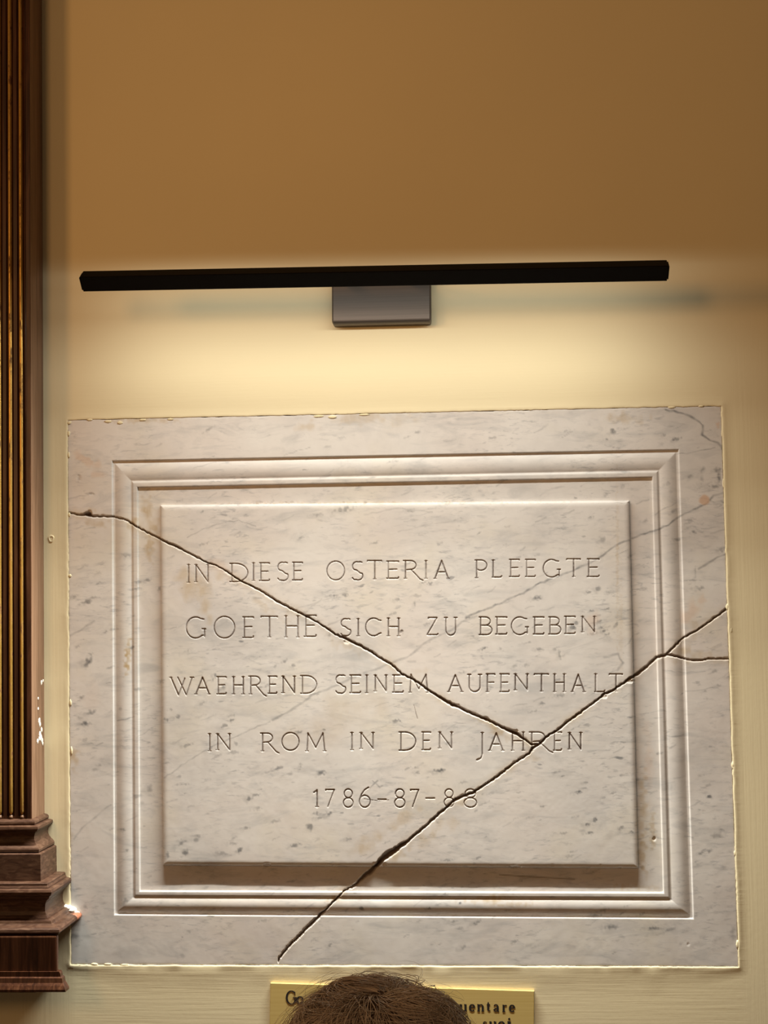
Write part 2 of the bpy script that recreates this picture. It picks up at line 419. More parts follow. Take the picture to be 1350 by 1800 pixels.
# ---- letters: strokes in a unit box, y down.  ('l', points) line, serif ends flagged by capital 'L'
def arc(cx, cy, rx, ry, a0, a1, n=18):
    return [(cx + rx * math.cos(math.radians(a0 + (a1 - a0) * i / n)), cy + ry * math.sin(math.radians(a0 + (a1 - a0) * i / n))) for i in range(n + 1)]
G = {
 'I': [('L', [(.5, 0), (.5, 1)])],
 'N': [('L', [(0, 0), (0, 1)]), ('l', [(0, 0), (1, 1)]), ('L1', [(1, 1), (1, 0)])],
 'D': [('l', [(0, 0), (0, 1)]), ('l', [(-.12, 0), (.25, 0)] + arc(.25, .5, .75, .5, -88, 88) + [(-.12, 1)])],
 'E': [('l', [(0, 0), (0, 1)]), ('l', [(-.15, 0), (1, 0), (1, .04)]), ('l', [(0, .48), (.82, .47)]), ('l', [(-.15, 1), (.95, 1), (1, .93)])],
 'F': [('L1', [(0, 0), (0, 1)]), ('l', [(-.15, 0), (1, 0), (1, .05)]), ('l', [(0, .48), (.85, .47)])],
 'S': [('l', [(.92, .03), (.75, 0)] + arc(.42, .24, .42, .24, -70, -230, 10) + [(.4, .46), (.75, .62)] + arc(.55, .76, .45, .24, -30, 110, 10) + [(.15, .98), (0, .88)])],
 'O': [('l', arc(.5, .5, .5, .5, 0, 360, 30))],
 'C': [('l', [(1, .13)] + arc(.52, .5, .52, .5, -52, -310, 22) + [(1, .84)])],
 'G': [('l', [(.93, .10)] + arc(.5, .5, .5, .5, -58, -312, 22) + [(.98, .86)]), ('l', [(.97, .56), (.97, .93)]), ('l', [(.85, .56), (1.03, .56)])],
 'T': [('l', [(0, .04), (.02, 0), (1, 0), (1, .03)]), ('L1', [(.52, 0), (.52, 1)])],
 'H': [('L', [(0, 0), (0, 1)]), ('L', [(1, 0), (1, 1)]), ('l', [(0, .48), (1, .48)])],
 'Z': [('l', [(.1, .05), (.12, 0), (.92, 0), (0, 1), (.9, 1), (1, .95)])],
 'U': [('l', [(0, 0), (0, .7)] + arc(.5, .7, .5, .3, 180, 0, 14) + [(1, 0)]), ('l', [(-.15, 0), (.15, 0)]), ('l', [(.85, 0), (1.15, 0)])],
 'B': [('l', [(0, 0), (0, 1)]), ('l', [(-.12, 0), (.4, 0)] + arc(.4, .235, .45, .235, -90, 90, 12) + [(0, .47)]), ('l', [(.3, .47), (.5, .47)] + arc(.5, .735, .5, .265, -90, 90, 12) + [(-.12, 1)])],
 'P': [('L1', [(0, 0), (0, 1)]), ('l', [(-.15, 0), (.4, 0)] + arc(.4, .29, .6, .29, -90, 110, 14) + [(.1, .52)])],
 'L': [('L0', [(0, 0), (0, 1)]), ('l', [(-.1, 1), (.9, 1), (1, .93)])],
 'A': [('L1', [(.5, 0), (0, 1)]), ('L1', [(.5, 0), (1, 1)]), ('l', [(.2, .64), (.8, .64)])],
 'W': [('L0', [(.0, 0), (.36, 1)]), ('l', [(.36, 1), (.66, .05)]), ('l', [(.33, .0), (.73, 1)]), ('l', [(.73, 1), (1, .02)]), ('l', [(.92, .0), (1.08, .0)])],
 'M': [('L1', [(.06, 0), (0, 1)]), ('l', [(.06, 0), (.5, .82), (.9, 0)]), ('L1', [(.9, 0), (1, 1)])],
 'R': [('L1', [(0, 0), (0, 1)]), ('l', [(-.12, 0), (.3, 0)] + arc(.3, .25, .32, .25, -90, 90, 12) + [(.05, .52)]), ('l', [(.32, .5), (.62, .8), (.85, 1.04), (1.02, 1.12)])],
 'J': [('L0', [(1, 0), (1, .78)]), ('l', [(1, .7), (.95, .83), (.75, .93), (0, 1)])],
 '1': [('L1', [(.7, 0), (.7, 1)]), ('l', [(0, .14), (.7, 0)])],
 '7': [('l', [(0, .05), (0, 0), (1, 0), (.25, 1)])],
 '8': [('l', arc(.5, .24, .42, .24, 90, 450, 18)), ('l', arc(.5, .74, .5, .26, -90, 270, 20))],
 '6': [('l', [(.85, 0), (.5, .12), (.2, .35), (.03, .6)] + arc(.5, .7, .5, .3, 180, -180, 24))],
 '-': [('l', [(0, .5), (1, .5)])],
}
LETTERS = []   # char, x0, x1, y0, y1
def row(txt):
    for it in txt.split(';'):
        c, a, b, y0, y1 = it.split(',')
        LETTERS.append((c, float(a), float(b), float(y0), float(y1)))
row('I,332,332,993,1024;N,345,366,993,1023;D,408,436,991,1023;I,446,446,990,1021;E,459,474,990,1021;S,489,507,989,1021;E,517,532,989,1020')
row('O,575,606,987,1020;S,620,638,988,1020;T,646,671,986,1018;E,683,701,987,1017;R,713,743,986,1017;I,749,749,986,1017;A,765,788,986,1017')
row('P,838,856,985,1016;L,867,882,985,1015;E,898,913,984,1014;E,926,941,984,1014;G,955,984,984,1015;T,996,1020,983,1014;E,1035,1053,983,1014')
row('G,328,361,1085,1122;O,377,413,1084,1122;E,430,446,1085,1121;T,459,488,1084,1120;H,503,524,1083,1120;E,538,556,1082,1119')
row('S,600,617,1088,1118;I,630,630,1088,1118;C,643,670,1087,1118;H,683,701,1087,1118;Z,751,770,1086,1116;U,784,801,1086,1117')
row('B,845,865,1085,1116;E,874,891,1085,1115;G,899,928,1085,1116;E,940,956,1085,1115;B,967,986,1085,1115;E,995,1011,1084,1114;N,1024,1045,1084,1111')
row('W,301,338,1191,1222;A,345,368,1191,1220;E,384,398,1190,1220;H,411,428,1190,1220;R,441,468,1189,1220;E,474,487,1189,1219;N,498,518,1189,1218;D,532,557,1188,1219')
row('S,591,608,1187,1219;E,618,634,1187,1218;I,645,645,1187,1218;N,660,679,1187,1215;E,693,709,1187,1217;M,721,752,1186,1217')
row('A,789,812,1187,1216;U,825,844,1186,1216;F,857,870,1185,1216;E,881,895,1185,1216;N,906,927,1185,1213;T,939,964,1185,1215;H,975,992,1185,1216;A,1006,1027,1186,1216;L,1047,1063,1185,1216;T,1071,1094,1185,1215')
row('I,369,369,1290,1320;N,383,404,1290,1318;R,462,490,1289,1320;O,496,526,1288,1319;M,540,571,1289,1320;I,619,619,1288,1318;N,635,656,1288,1316')
row('D,705,731,1287,1319;E,744,757,1287,1318;N,773,794,1287,1315;J,838,848,1288,1336;A,861,884,1289,1319;H,901,920,1287,1319;R,935,971,1287,1319;E,975,987,1287,1319;N,1001,1021,1288,1317')
row('1,552,560,1389,1418;7,573,588,1388,1418;8,604,621,1387,1419;6,632,651,1384,1419;-,665,679,1396,1414;8,694,712,1387,1419;7,722,736,1388,1418;-,749,764,1394,1412;8,781,798,1387,1418;8,816,838,1387,1419')

def letter_strokes(c, x0, x1, y0, y1):
    S = []
    w = x1 - x0
    for kind, pts in G[c]:
        P = [(x0 + (p[0] * w if w else 0), y0 + p[1] * (y1 - y0)) for p in pts]
        S.append((P, 1.5 if kind[0] == 'L' else 1.25))
        if kind[0] == 'L':
            ends = {'L': (P[0], P[-1]), 'L0': (P[0],), 'L1': (P[-1],)}[kind]
            for e in ends: S.append(([(e[0] - 2.6, e[1]), (e[0] + 2.6, e[1])], .75))
    return S

def build_plaque():
    # ---- sample positions
    def cells(px, step): return max(2, int(px / step))
    sB = np.unique(np.concatenate([np.linspace(0, 1, 42), [.006, .014, .025, .985, .993]]))
    sM = np.unique(np.concatenate([np.linspace(1, 2, 40), [1.01, 1.02, 1.03, 1.745, 1.78, 1.82, 1.86, 1.985, 1.995]]))
    sF = np.unique(np.concatenate([np.linspace(2, 3, 26), [2.01, 2.02, 2.985, 2.993]]))
    side = np.unique(np.concatenate([sB, sM, sF]))
    ed = np.array([.6, 1.5, 2.5, 3.5, 4.6, 5.8, 7, 8.2])
    U = np.unique(np.concatenate([side, 3 + ed / 830, np.linspace(3 + 9 / 830, 4 - 9 / 830, cells(812, .92)), 4 - ed / 830, 7 - side]))
    yV = lambda y: 3 + (y - 884) / 639.5
    vt = [3 + 9 / 640]; y = 884 + 9
    while y < 1514:
        fine = any(a - 5 < y < b + 5 for a, b in ((982, 1025), (1082, 1124), (1184, 1225), (1286, 1326), (1384, 1420)))
        y += .9 if fine else 1.4
        vt.append(yV(min(y, 1514.5)))
    V = np.unique(np.concatenate([side, 3 + ed / 640, vt, 4 - ed / 640, 7 - side]))
    NU, NV = len(U), len(V)
    UU, VV = np.meshgrid(U, V)                       # [row, col]
    X, Y = uv_px(UU, VV)
    colx = X.mean(0); rowy = Y.mean(1)
    # ragged outer edge
    e = np.clip(1 - np.minimum(np.minimum(UU, 7 - UU), np.minimum(VV, 7 - VV)) / .08, 0, 1)
    # ---- height profile
    def sd(W, span):
        return np.where(W < 3, W, np.where(W > 4, 7 - W, 3 + np.minimum(W - 3, 4 - W) * span / 42))
    s = np.minimum(sd(UU, 830), sd(VV, 640))
    prof = [(0, -6), (.006, .6), (.014, 1.5), (.03, 1.8), (.985, 1.8), (1.0, 1.3), (1.02, -1.5), (1.10, -1.8)]
    for i in range(1, 17):                        # bold bead ...
        a = i / 16; prof.append((1.10 + .64 * a, -1.8 + 1.5 * a + 3.3 * math.sin(math.pi * a) ** .8))
    prof += [(1.78, -.3), (1.82, 1.1), (1.86, 1.7), (1.97, 1.8), (2.0, 1.3), (2.02, -2.4), (2.9, -2.6), (2.993, -2.6), (3.0, 1.6),
             (3.035, 3.4), (3.09, 4.6), (3.16, 5.2), (3.23, 5.4), (40, 5.4)]     # ... then a fillet, the sunk band and the tablet
    pa = np.array(prof)
    H = np.interp(s, pa[:, 0], pa[:, 1])
    wavy = .16 * vnoise(X, Y, 60) + .07 * vnoise(X, Y, 17) + .03 * vnoise(X, Y, 6)
    H += wavy * np.clip(s * 20, 0, 1)
    vein = np.zeros_like(H); stain = np.zeros_like(H); dirt = np.zeros_like(H); peach = np.zeros_like(H)
    lid = -np.ones(H.shape, np.int32); dl = np.full(H.shape, 9.0); SX = X.copy(); SY = Y.copy()
    def window(x0, x1, y0, y1, m):
        c0 = max(0, np.searchsorted(colx, x0 - m - 14)); c1 = min(NU, np.searchsorted(colx, x1 + m + 14) + 1)
        r0 = max(0, np.searchsorted(rowy, y0 - m - 16)); r1 = min(NV, np.searchsorted(rowy, y1 + m + 16) + 1)
        return slice(r0, r1), slice(c0, c1)
    def seg(a, b, m):
        w = window(min(a[0], b[0]), max(a[0], b[0]), min(a[1], b[1]), max(a[1], b[1]), m)
        x = X[w]; y = Y[w]; dx, dy = b[0] - a[0], b[1] - a[1]; L2 = dx * dx + dy * dy + 1e-9
        t = np.clip(((x - a[0]) * dx + (y - a[1]) * dy) / L2, 0, 1)
        qx = a[0] + t * dx; qy = a[1] + t * dy
        return w, np.hypot(x - qx, y - qy), t, qx, qy
    # ---- letters: V cuts
    cut = np.zeros_like(H)
    for li, L in enumerate(LETTERS):
        deep = 1.0 + .3 * random.random(); dk = random.uniform(.75, 1.0)
        for P, hw in letter_strokes(*L):
            for a, b in zip(P[:-1], P[1:]):
                w, d, t, qx, qy = seg(a, b, 4)
                g = np.clip(1 - d / (hw + .25), 0, 1) * hw * deep
                better = g > cut[w]
                cut[w] = np.where(better, g, cut[w])
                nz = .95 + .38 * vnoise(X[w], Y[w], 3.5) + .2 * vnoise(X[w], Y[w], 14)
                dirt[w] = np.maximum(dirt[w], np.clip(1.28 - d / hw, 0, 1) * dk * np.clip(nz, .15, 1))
                near = d < .46; upd = near & (d < dl[w])
                SX[w] = np.where(upd, qx, SX[w]); SY[w] = np.where(upd, qy, SY[w])
                dl[w] = np.where(d < dl[w], d, dl[w])
                lid[w] = np.where(d < hw + .1, li, lid[w])
    H -= cut
    # faint marks: the small scratch under the third line, the dash beside the year
    for P, hw in (([(728,1240),(731,1252)], .6), ([(731,1253),(734,1263)], 1.1), ([(878,1538),(920,1541),(1010,1546)], 1.3), ([(640,1404),(668,1408),(684,1406)], .7)):
        for a, b in zip(P[:-1], P[1:]):
            w, d, t, *_ = seg(a, b, 3); H[w] -= np.clip(1 - d / hw, 0, 1) * .4; dirt[w] = np.maximum(dirt[w], np.clip(1.2 - d / hw, 0, 1) * .6)
    # ---- cracks
    cd = np.full(H.shape, 99.0); depth = np.zeros_like(H)
    for C in (CRACK_A, CRACK_B1, CRACK_B2, CRACK_B3, CRACK_C):
        for a, b in zip(C[:-1], C[1:]):
            w, d, t, qx, qy = seg(a, b, 30)
            hw = a[2] + (b[2] - a[2]) * t; hw = hw * .78 * (1 + .22 * vnoise(X[w] + 50, Y[w], 5.0))
            g = np.clip((hw + .35 - d) / (hw * .75), 0, 1); g = g ** .7 * (6.0 + 3 * (hw > 3))
            depth[w] = np.maximum(depth[w], g)
            dirt[w] = np.maximum(dirt[w], np.clip(1.35 - d / hw, 0, 1) * .93)
            chip = np.clip(1 - d / (hw + 3.0), 0, 1) * np.clip(vnoise(X[w], Y[w], 7) * 1.3, 0, 1) * 1.1
            depth[w] = np.maximum(depth[w], chip)
            up = (d < .6) & (d < cd[w]); SX[w] = np.where(up, qx, SX[w]); SY[w] = np.where(up, qy, SY[w])
            cd[w] = np.minimum(cd[w], d)
            stain[w] = np.maximum(stain[w], np.clip(1 - d / 16, 0, 1) ** 1.5 * .30 * (.5 + .8 * np.clip(vnoise(X[w], Y[w], 30), 0, 1)))
    bright = 1
    H = np.where(depth > 0, np.maximum(H - depth, -7.5), H) - 1.7
    # ---- blots, veins and stains that sit at particular places
    def blot(arr, x, y, rx, ry, ang, amt, hard=.5, rough=.35):
        m = max(rx, ry) * 1.5; w = window(x, x, y, y, m); a = math.radians(ang); ux = X[w] - x; uy = Y[w] - y
        p = (ux * math.cos(a) - uy * math.sin(a)) / rx; q = (ux * math.sin(a) + uy * math.cos(a)) / ry
        r = np.hypot(p, q) + rough * vnoise(X[w], Y[w], max(2.5, min(rx, ry) * .8))
        arr[w] = np.maximum(arr[w], np.clip((1.1 - r) / hard, 0, 1) * amt)
    def vline(P, hw, amt, jit=1.2, step=7):
        Q = refine([(p[0], p[1], 0) for p in P], step, jit)
        k = 0
        for a, b in zip(Q[:-1], Q[1:]):
            k += 1; wd = hw * (.65 + .6 * abs(math.sin(k * .7)))
            w, d, *_ = seg(a, b, 12); vein[w] = np.maximum(vein[w], np.clip(1.25 - d / wd, 0, 1) * amt * 1.2 * (.75 + .3 * vnoise(X[w], Y[w], 9)))
    vline([(1272,866),(1255,872),(1240,886),(1205,903),(1190,911),(1175,924),(1150,932),(1112,946)], 1.7, .62)
    vline([(1106,950),(1088,955),(1066,972),(1046,985),(1015,1000),(990,1010),(950,1025),(920,1042),(885,1058),(850,1072),(820,1085)], 1.9, .55)
    vline([(838,1083),(812,1094),(790,1110),(752,1126),(735,1140),(715,1155),(690,1163),(660,1176),(640,1183)], 2.3, .34)
    vline([(625,1190),(600,1200),(575,1212),(548,1222),(520,1243),(496,1256),(480,1265)], 2.2, .38)
    vline([(475,1268),(440,1283),(410,1296),(375,1312),(350,1325),(320,1345),(290,1367)], 1.4, .30)
    vline([(1170,720),(1205,728),(1222,736),(1236,748),(1234,764),(1248,774),(1262,778),(1270,790)], 2.0, .62)
    vline([(1190,798),(1215,796),(1240,790),(1258,786)], 1.0, .35); vline([(1228,1000),(1245,990),(1262,980),(1274,975)], 2.2, .5)
    vline([(1152,905),(1170,893),(1188,884)], 1.1, .35); vline([(330,945),(360,930),(395,918),(420,915),(450,925)], 1.0, .35)
    vline([(120,1120),(145,1105),(165,1092)], 2.0, .35); vline([(130,1475),(150,1450),(175,1430),(195,1415)], 1.6, .3)
    vline([(206,1267),(220,1264),(236,1260)], 1.2, .45); vline([(1205,1215),(1235,1212),(1270,1205)], 1.2, .28)
    vline([(1165,1178),(1200,1182),(1240,1180)], 1.0, .22); vline([(1098,1136),(1105,1130),(1112,1118)], 1.2, .2)
    vline([(505,1075),(560,1058),(610,1040)], 1.1, .22); vline([(640,905),(700,893),(760,900)], 1.3, .22); vline([(700,935),(760,920),(820,915)], 1.2, .2)
    vline([(600,1300),(640,1285),(680,1275)], 1.0, .18); vline([(330,1150),(380,1140),(430,1135)], 1.0, .22)
    vline([(1062,1155),(1085,1150),(1095,1165),(1085,1178),(1070,1184)], 2.4, .42); vline([(500,800),(530,790),(545,786)], .9, .28); vline([(340,823),(380,812)], .9, .3)
    vline([(118,878),(140,872),(165,868)], 1.4, .3); vline([(650,1385),(658,1378),(664,1372)], 1.4, .55); vline([(655,1372),(662,1378),(668,1384),(672,1381)], 1.2, .4)
    spots = [(600,897,16,5,8,.6),(560,905,9,3,8,.35),(720,898,9,3,10,.4),(790,885,10,3,20,.4),(330,1145,7,3,25,.3),(155,1163,9,5,55,.75),(159,1150,4,3,0,.5),
      (160,1252,7,4,15,.7),(150,1272,8,4,5,.85),(144,1226,4,3,0,.5),(175,1345,5,3,10,.5),(168,1353,5,3,0,.4),(150,1300,5,3,0,.4),(222,975,8,4,10,.6),(232,1138,5,3,15,.55),(240,1212,6,3,0,.4),(212,1246,4,3,0,.4),
      (185,1112,4,3,40,.5),(215,1458,6,2.5,0,.55),(223,1495,3,3,0,.5),(219,1585,4,8,-25,.65),(150,1596,4,4,0,.4),(131,1645,8,5,-10,.6),(130,1240,4,4,0,.4),(142,1262,5,3,0,.3),
      (285,1198,6,3,10,.4),(313,1260,7,3,8,.65),(293,1265,5,3,0,.5),(300,1247,4,2,0,.45),(358,1235,7,3,30,.4),(395,1276,6,3.5,12,.6),(408,1266,4,3,20,.6),(405,1258,9,2.5,12,.4),(330,1310,9,3,20,.5),(415,1306,4,4,0,.4),
      (379,1185,4,4,0,.55),(375,1195,3,3,0,.4),(394,1209,5,4,0,.7),(501,1162,5,2.5,30,.5),(516,1170,3,4,0,.45),(485,1170,4,2.5,30,.4),(579,1116,4,3,0,.5),(412,1322,9,3,5,.45),(525,1287,7,2.5,10,.75),(570,1282,3,1.5,0,.6),(698,1267,7,3,0,.65),
      (490,1350,8,3,12,.55),(473,1356,7,2,20,.4),(528,1347,2.5,6,-15,.5),(564,1358,7,4,0,.9),(734,1358,4,2.5,0,.6),(732,1349,5,2,0,.4),(700,1470,10,2.5,12,.0),(450,1397,7,2.5,8,.6),(440,1403,6,4,10,.6),(455,1420,7,3,15,.4),
      (545,1454,8,5,10,.7),(580,1430,9,4,25,.75),(562,1438,9,2.5,20,.5),(557,1429,6,3,0,.5),(520,1485,10,3,15,.7),(486,1443,7,3,12,.35),(433,1455,6,2.5,0,.45),(408,1482,7,2.5,0,.5),(423,1494,5,4,0,.75),(390,1500,9,4,0,.4),
      (346,1475,5,5,0,.5),(320,1481,9,4.5,35,.75),(326,1496,5,5,0,.7),(296,1503,3,5,0,.6),(350,1470,3,2,0,.4),(510,1360,4,2,0,.35),(612,1475,6,2.5,15,.6),(788,1511,7,2.5,0,.55),(840,1508,5,2.5,30,.5),(1000,1505,9,2.5,5,.3),
      (772,1354,9,3.5,5,.8),(733,1357,4,3,20,.6),(980,1357,6,2,10,.6),(988,1364,4,1.5,0,.5),(1016,1392,6,2.5,5,.75),(1028,1385,5,2,0,.4),(1030,1375,4,2,0,.4),(1062,1402,5,2,25,.4),(1078,1393,5,2,10,.5),(1046,1440,6,3,35,.8),
      (1034,1448,6,2.5,0,.75),(1033,1449,7,2.5,0,.6),(1038,1463,6,2.5,0,.75),(1093,1455,5,3.5,0,.75),(1112,1462,4,3,0,.75),(990,1464,9,2,5,.4),(953,1236,4,3,0,.65),(985,1222,9,3,0,.5),(1008,1219,4,3,0,.4),(1248,1400,5,3,0,.75),(1259,1470,9,4,10,.5),
      (1268,1460,4,3,0,.5),(1232,1500,6,2.5,10,.55),(1248,1497,6,2.5,40,.6),(1284,1398,4,3,0,.4),(1250,1313,6,2,0,.4),(1230,1424,3,2,0,.5),(925,1169,6,2.5,20,.5),(983,1150,3,9,5,.45),(975,1142,6,4,0,.35),(905,1170,8,3,30,.3),(880,1140,3,2,0,.5),
      (1006,1102,6,5,0,.7),(1013,1095,4,4,0,.6),(945,1051,9,3.5,15,.7),(850,1140,6,2.5,25,.7),(925,1130,7,2,10,.45),(950,1141,7,2.5,0,.6),(1050,1035,5,4,0,.55),(1033,1041,5,2.5,0,.5),(1070,1041,4,3,0,.4),(1040,1074,5,2,0,.55),(1067,1070,4,2,20,.6),
      (1053,1092,4,2,20,.6),(1056,1103,3,3,0,.6),(1062,1108,5,3,0,.6),(1068,1115,4,2.5,0,.55),(1082,1098,3,6,-30,.5),(823,1086,6,3,25,.7),(815,1067,0.1,.1,0,0),(830,1085,5,3,15,.4),(588,1047,8,2,0,.7),(606,1045,5,3,0,.7),(698,1054,6,3,0,.5),(757,1026,5,3,0,.5),
      (733,1047,7,2.5,0,.35),(729,1061,2.5,5,0,.4),(690,1079,7,2.5,20,.4),(892,1120,4,2,0,0),(1077,758,4.5,4,0,.8),(1190,772,8,3,15,.7),(1167,765,3,2.5,0,.5),(1067,772,2.5,2,0,.6),(1235,825,5,5,0,.45),(1262,826,6,4,0,.6),(1264,840,3,9,0,.7),(1258,855,8,3.5,10,.6),
      (1233,840,4,8,0,.35),(1220,935,4,2.5,0,.6),(1212,914,10,2.5,5,.35),(1268,965,6,5,10,.75),(1228,1034,7,3.5,0,.65),(1215,1020,12,1.6,0,.45),(1222,1010,1.6,11,0,.35),(1174,850,6,4,30,.4),(1190,948,6,2.5,0,.5),(1135,915,5,3,20,.4),(1058,948,5,5,0,.4),(1038,910,5,3,10,.4),
      (1212,838,6,4,0,.4),(1280,1190,5,3,0,.4),(1262,1205,5,3,0,.4),(1237,1215,5,3,10,.35),(636,1597,5,4,0,.75),(609,1600,3,2,0,.5),(580,1662,4,3,45,.6),(333,1638,4,3,0,.4),(320,1680,5,3,0,.35),(796,1620,8,2.5,0,.55),(838,1622,8,3,35,.6),(815,1665,7,4,30,.45),(810,1632,7,2.5,0,.35),
      (1075,1630,10,4,0,.55),(1148,1632,14,2.5,0,.65),(754,1597,4,2.5,30,.7),(809,1587,2,2,0,.8),(1060,1600,10,4,20,.5),(1128,1608,7,2.5,30,.4),(1050,1610,12,3,0,.5),(1012,875,2.5,2,0,.4),(1010,810,4,2,0,.2),(1065,870,6,4,30,.3),(1288,1640,5,9,0,.35),(1180,865,4,3,0,.3),
      (258,1020,6,2.5,5,.55),(243,1023,6,2.5,0,.5),(280,1035,4,5,30,.5),(205,1105,0.1,.1,0,0),(153,1058,8,4,15,.65),(165,1050,8,2,5,.45),(130,1050,6,3,20,.4),(262,1385,7,6,0,.5),(240,1400,8,4,0,.4),(250,1412,6,5,0,.3)]
    for x, y, rx, ry, a, amt in spots:
        if amt > .05:
            blot(vein, x, y, rx * 1.15, ry * 1.15, a, amt * .95, .8, .55); blot(vein, x - rx * .8, y + ry * .6, rx * 1.5, ry * 1.4, a, amt * .3, 1.0, .8)
    # scattered small flecks elsewhere
    for k in range(360):
        x = RNG.uniform(125, 1285); y = RNG.uniform(745, 1690); sz = RNG.uniform(1.2, 5.0)
        blot(vein, x, y, sz * RNG.uniform(1.2, 2.6), sz * .6, RNG.uniform(0, 35), RNG.uniform(.12, .42), .9, .6)
    for k in range(260):
        x = RNG.uniform(125, 1285); y = RNG.uniform(745, 1690); Lh = RNG.uniform(6, 26); a = math.radians(RNG.uniform(5, 38))
        x2, y2 = x + Lh * math.cos(a), y - Lh * math.sin(a)
        vline([(x, y), ((x + x2) / 2, (y + y2) / 2 + RNG.uniform(-2, 2)), (x2, y2)], RNG.uniform(.7, 1.6), RNG.uniform(.10, .30), .6, 5)
    for x, y, rx, ry, a, amt in ((258,905,10,32,4,.50),(272,930,10,30,12,.35),(262,960,8,28,0,.45),(236,920,10,14,0,.5),(172,918,22,8,-5,.35),(160,898,10,6,0,.3),
        (225,1150,6,34,-6,.55),(128,1330,10,22,18,.45),(350,1035,24,30,30,.32),(365,1062,14,30,22,.36),(322,1010,14,14,0,.25),(390,1010,14,12,0,.2),(490,1060,60,10,-33,.22),(470,1070,40,8,-33,.2),
        (610,1135,30,10,-25,.25),(700,1440,60,14,35,.22),(650,1480,30,16,20,.35),(640,1490,14,12,0,.35),(700,1500,26,10,35,.4),(745,1475,26,14,20,.28),(810,1410,26,8,25,.25),(790,1445,20,14,0,.2),
        (860,1275,40,8,-30,.4),(880,1290,30,7,-30,.3),(930,1330,20,12,35,.35),(740,1180,14,8,0,.18),(1220,1100,14,26,-20,.3),(1200,1150,22,14,0,.4),(1240,1150,20,10,0,.25),(1130,1410,10,60,0,.35),(1148,1455,6,40,0,.3),(1120,1560,50,6,0,.3),(1130,1500,9,40,0,.45),
        (860,1580,50,7,4,.4),(900,1590,40,5,0,.35),(600,1575,30,6,20,.4),(550,1290,70,28,0,.12),(620,1250,60,30,0,.12),(640,735,80,12,0,.25),(250,738,60,6,0,.35),(1100,735,40,10,0,.25),(120,1500,8,60,0,.25),(700,884,300,3,0,.22),(1085,980,3,150,0,.20),(1091,1100,4,120,0,.12),(540,750,20,8,0,.2)):
        blot(stain, x, y, rx, ry, a, amt, .9, .7)
    blot(peach, 1238, 879, 9.5, 9.5, 0, .75, .35, .1); blot(peach, 1262, 747, 4, 7, 0, .45, .6); blot(peach, 150, 808, 22, 7, -35, .35, .9, .9); blot(peach, 172, 825, 12, 14, -20, .3, .9, .9); blot(peach, 1040, 1092, 16, 20, 0, .28, .9, .5)
    blot(peach, 1215, 1075, 13, 26, -25, .35, .9, .6); blot(peach, 1232, 1060, 8, 14, -25, .3, .9, .6); blot(peach, 160, 1225, 16, 26, 0, .10, 1, .5); blot(peach, 390, 1000, 30, 14, -25, .2, .9, .6); blot(peach, 1140, 1330, 10, 80, 0, .2, .9, .5)
    blot(dirt, 706, 1110, 4, 4, 0, .55, .5, .2); blot(dirt, 139, 842, 3, 7, 8, .30, .6, .6); blot(dirt, 158, 868, 7, 2.5, 0, .25, .6, .6); blot(dirt, 1128, 1525, 5, 3, 0, .3, .6, .3)
    # pits and broken arrises
    def pit(x, y, rx, ry, dep):
        w = window(x, x, y, y, max(rx, ry) * 1.4); r = np.hypot((X[w] - x) / rx, (Y[w] - y) / ry) + .25 * vnoise(X[w], Y[w], 3)
        H[w] -= np.clip(1.1 - r, 0, .7) / .7 * dep
    for q in ((156,902,6,5,4),(470,1520,7,4,3.5),(905,1524,9,4,3.5),(1090,1525,5,3,2),(139,840,4,7,.6),(160,868,5,2,.5),(706,1110,3,3,.7),(668,1519,12,5,3),(1062,1224,7,4,1.2),(1107,1197,9,4,1.6),(610,1128,6,4,1.2),(1150,1475,3,4,1.5),
              (1210,1660,3,2,.6),(905,1286,7,4,2.5),(855,1263,5,4,1.5),(800,1240,8,3,1.5)): pit(*q)
    for xe in np.arange(300, 1110, 23.0):
        if RNG.random() < .5: pit(xe + RNG.uniform(-8, 8), (1521 if RNG.random() < .5 else 884), RNG.uniform(2, 5), 2, RNG.uniform(.3, 1.0))
    # ---- world positions and normals
    Xs, Ys = SX, SY
    jx = e * 1.0 * vnoise(X, Y, 12)
    W = at(Xs, Ys + jx * ((VV < .2) | (VV > 6.8)))
    W[..., 1] -= H * .001
    du = np.zeros_like(W); dv = np.zeros_like(W)
    du[:, 1:-1] = W[:, 2:] - W[:, :-2]; du[:, 0] = W[:, 1] - W[:, 0]; du[:, -1] = W[:, -1] - W[:, -2]
    dv[1:-1] = W[2:] - W[:-2]; dv[0] = W[1] - W[0]; dv[-1] = W[-1] - W[-2]
    Nn = np.cross(dv, du); Nn /= np.linalg.norm(Nn, axis=-1)[..., None] + 1e-12
    if Nn[..., 1].mean() > 0: Nn = -Nn
    # ---- classification of faces
    fx = (Xs[:-1, :-1] + Xs[1:, 1:] + Xs[1:, :-1] + Xs[:-1, 1:]) / 4; fy = (Ys[:-1, :-1] + Ys[1:, 1:] + Ys[1:, :-1] + Ys[:-1, 1:]) / 4
    zs = (s[:-1, :-1] + s[1:, 1:] + s[1:, :-1] + s[:-1, 1:]) / 4
    zone = np.clip(np.floor(zs + .004), 0, 3).astype(int)
    A = [tuple(p[:2]) for p in CRACK_A]; B1 = [tuple(p[:2]) for p in CRACK_B1]; B2 = [tuple(p[:2]) for p in CRACK_B2]; B3 = [tuple(p[:2]) for p in CRACK_B3]; Cc = [tuple(p[:2]) for p in CRACK_C]
    polyL = A + B1[::-1] + [(489, 1760), (60, 1760), (60, 902)]
    polyW = B3 + [(1360, 1064), (1360, 1158)] + Cc[::-1]
    polyR = B1 + B2 + Cc + [(1360, 1158), (1360, 1760), (489, 1760)]
    frag = np.zeros(fx.shape, int)
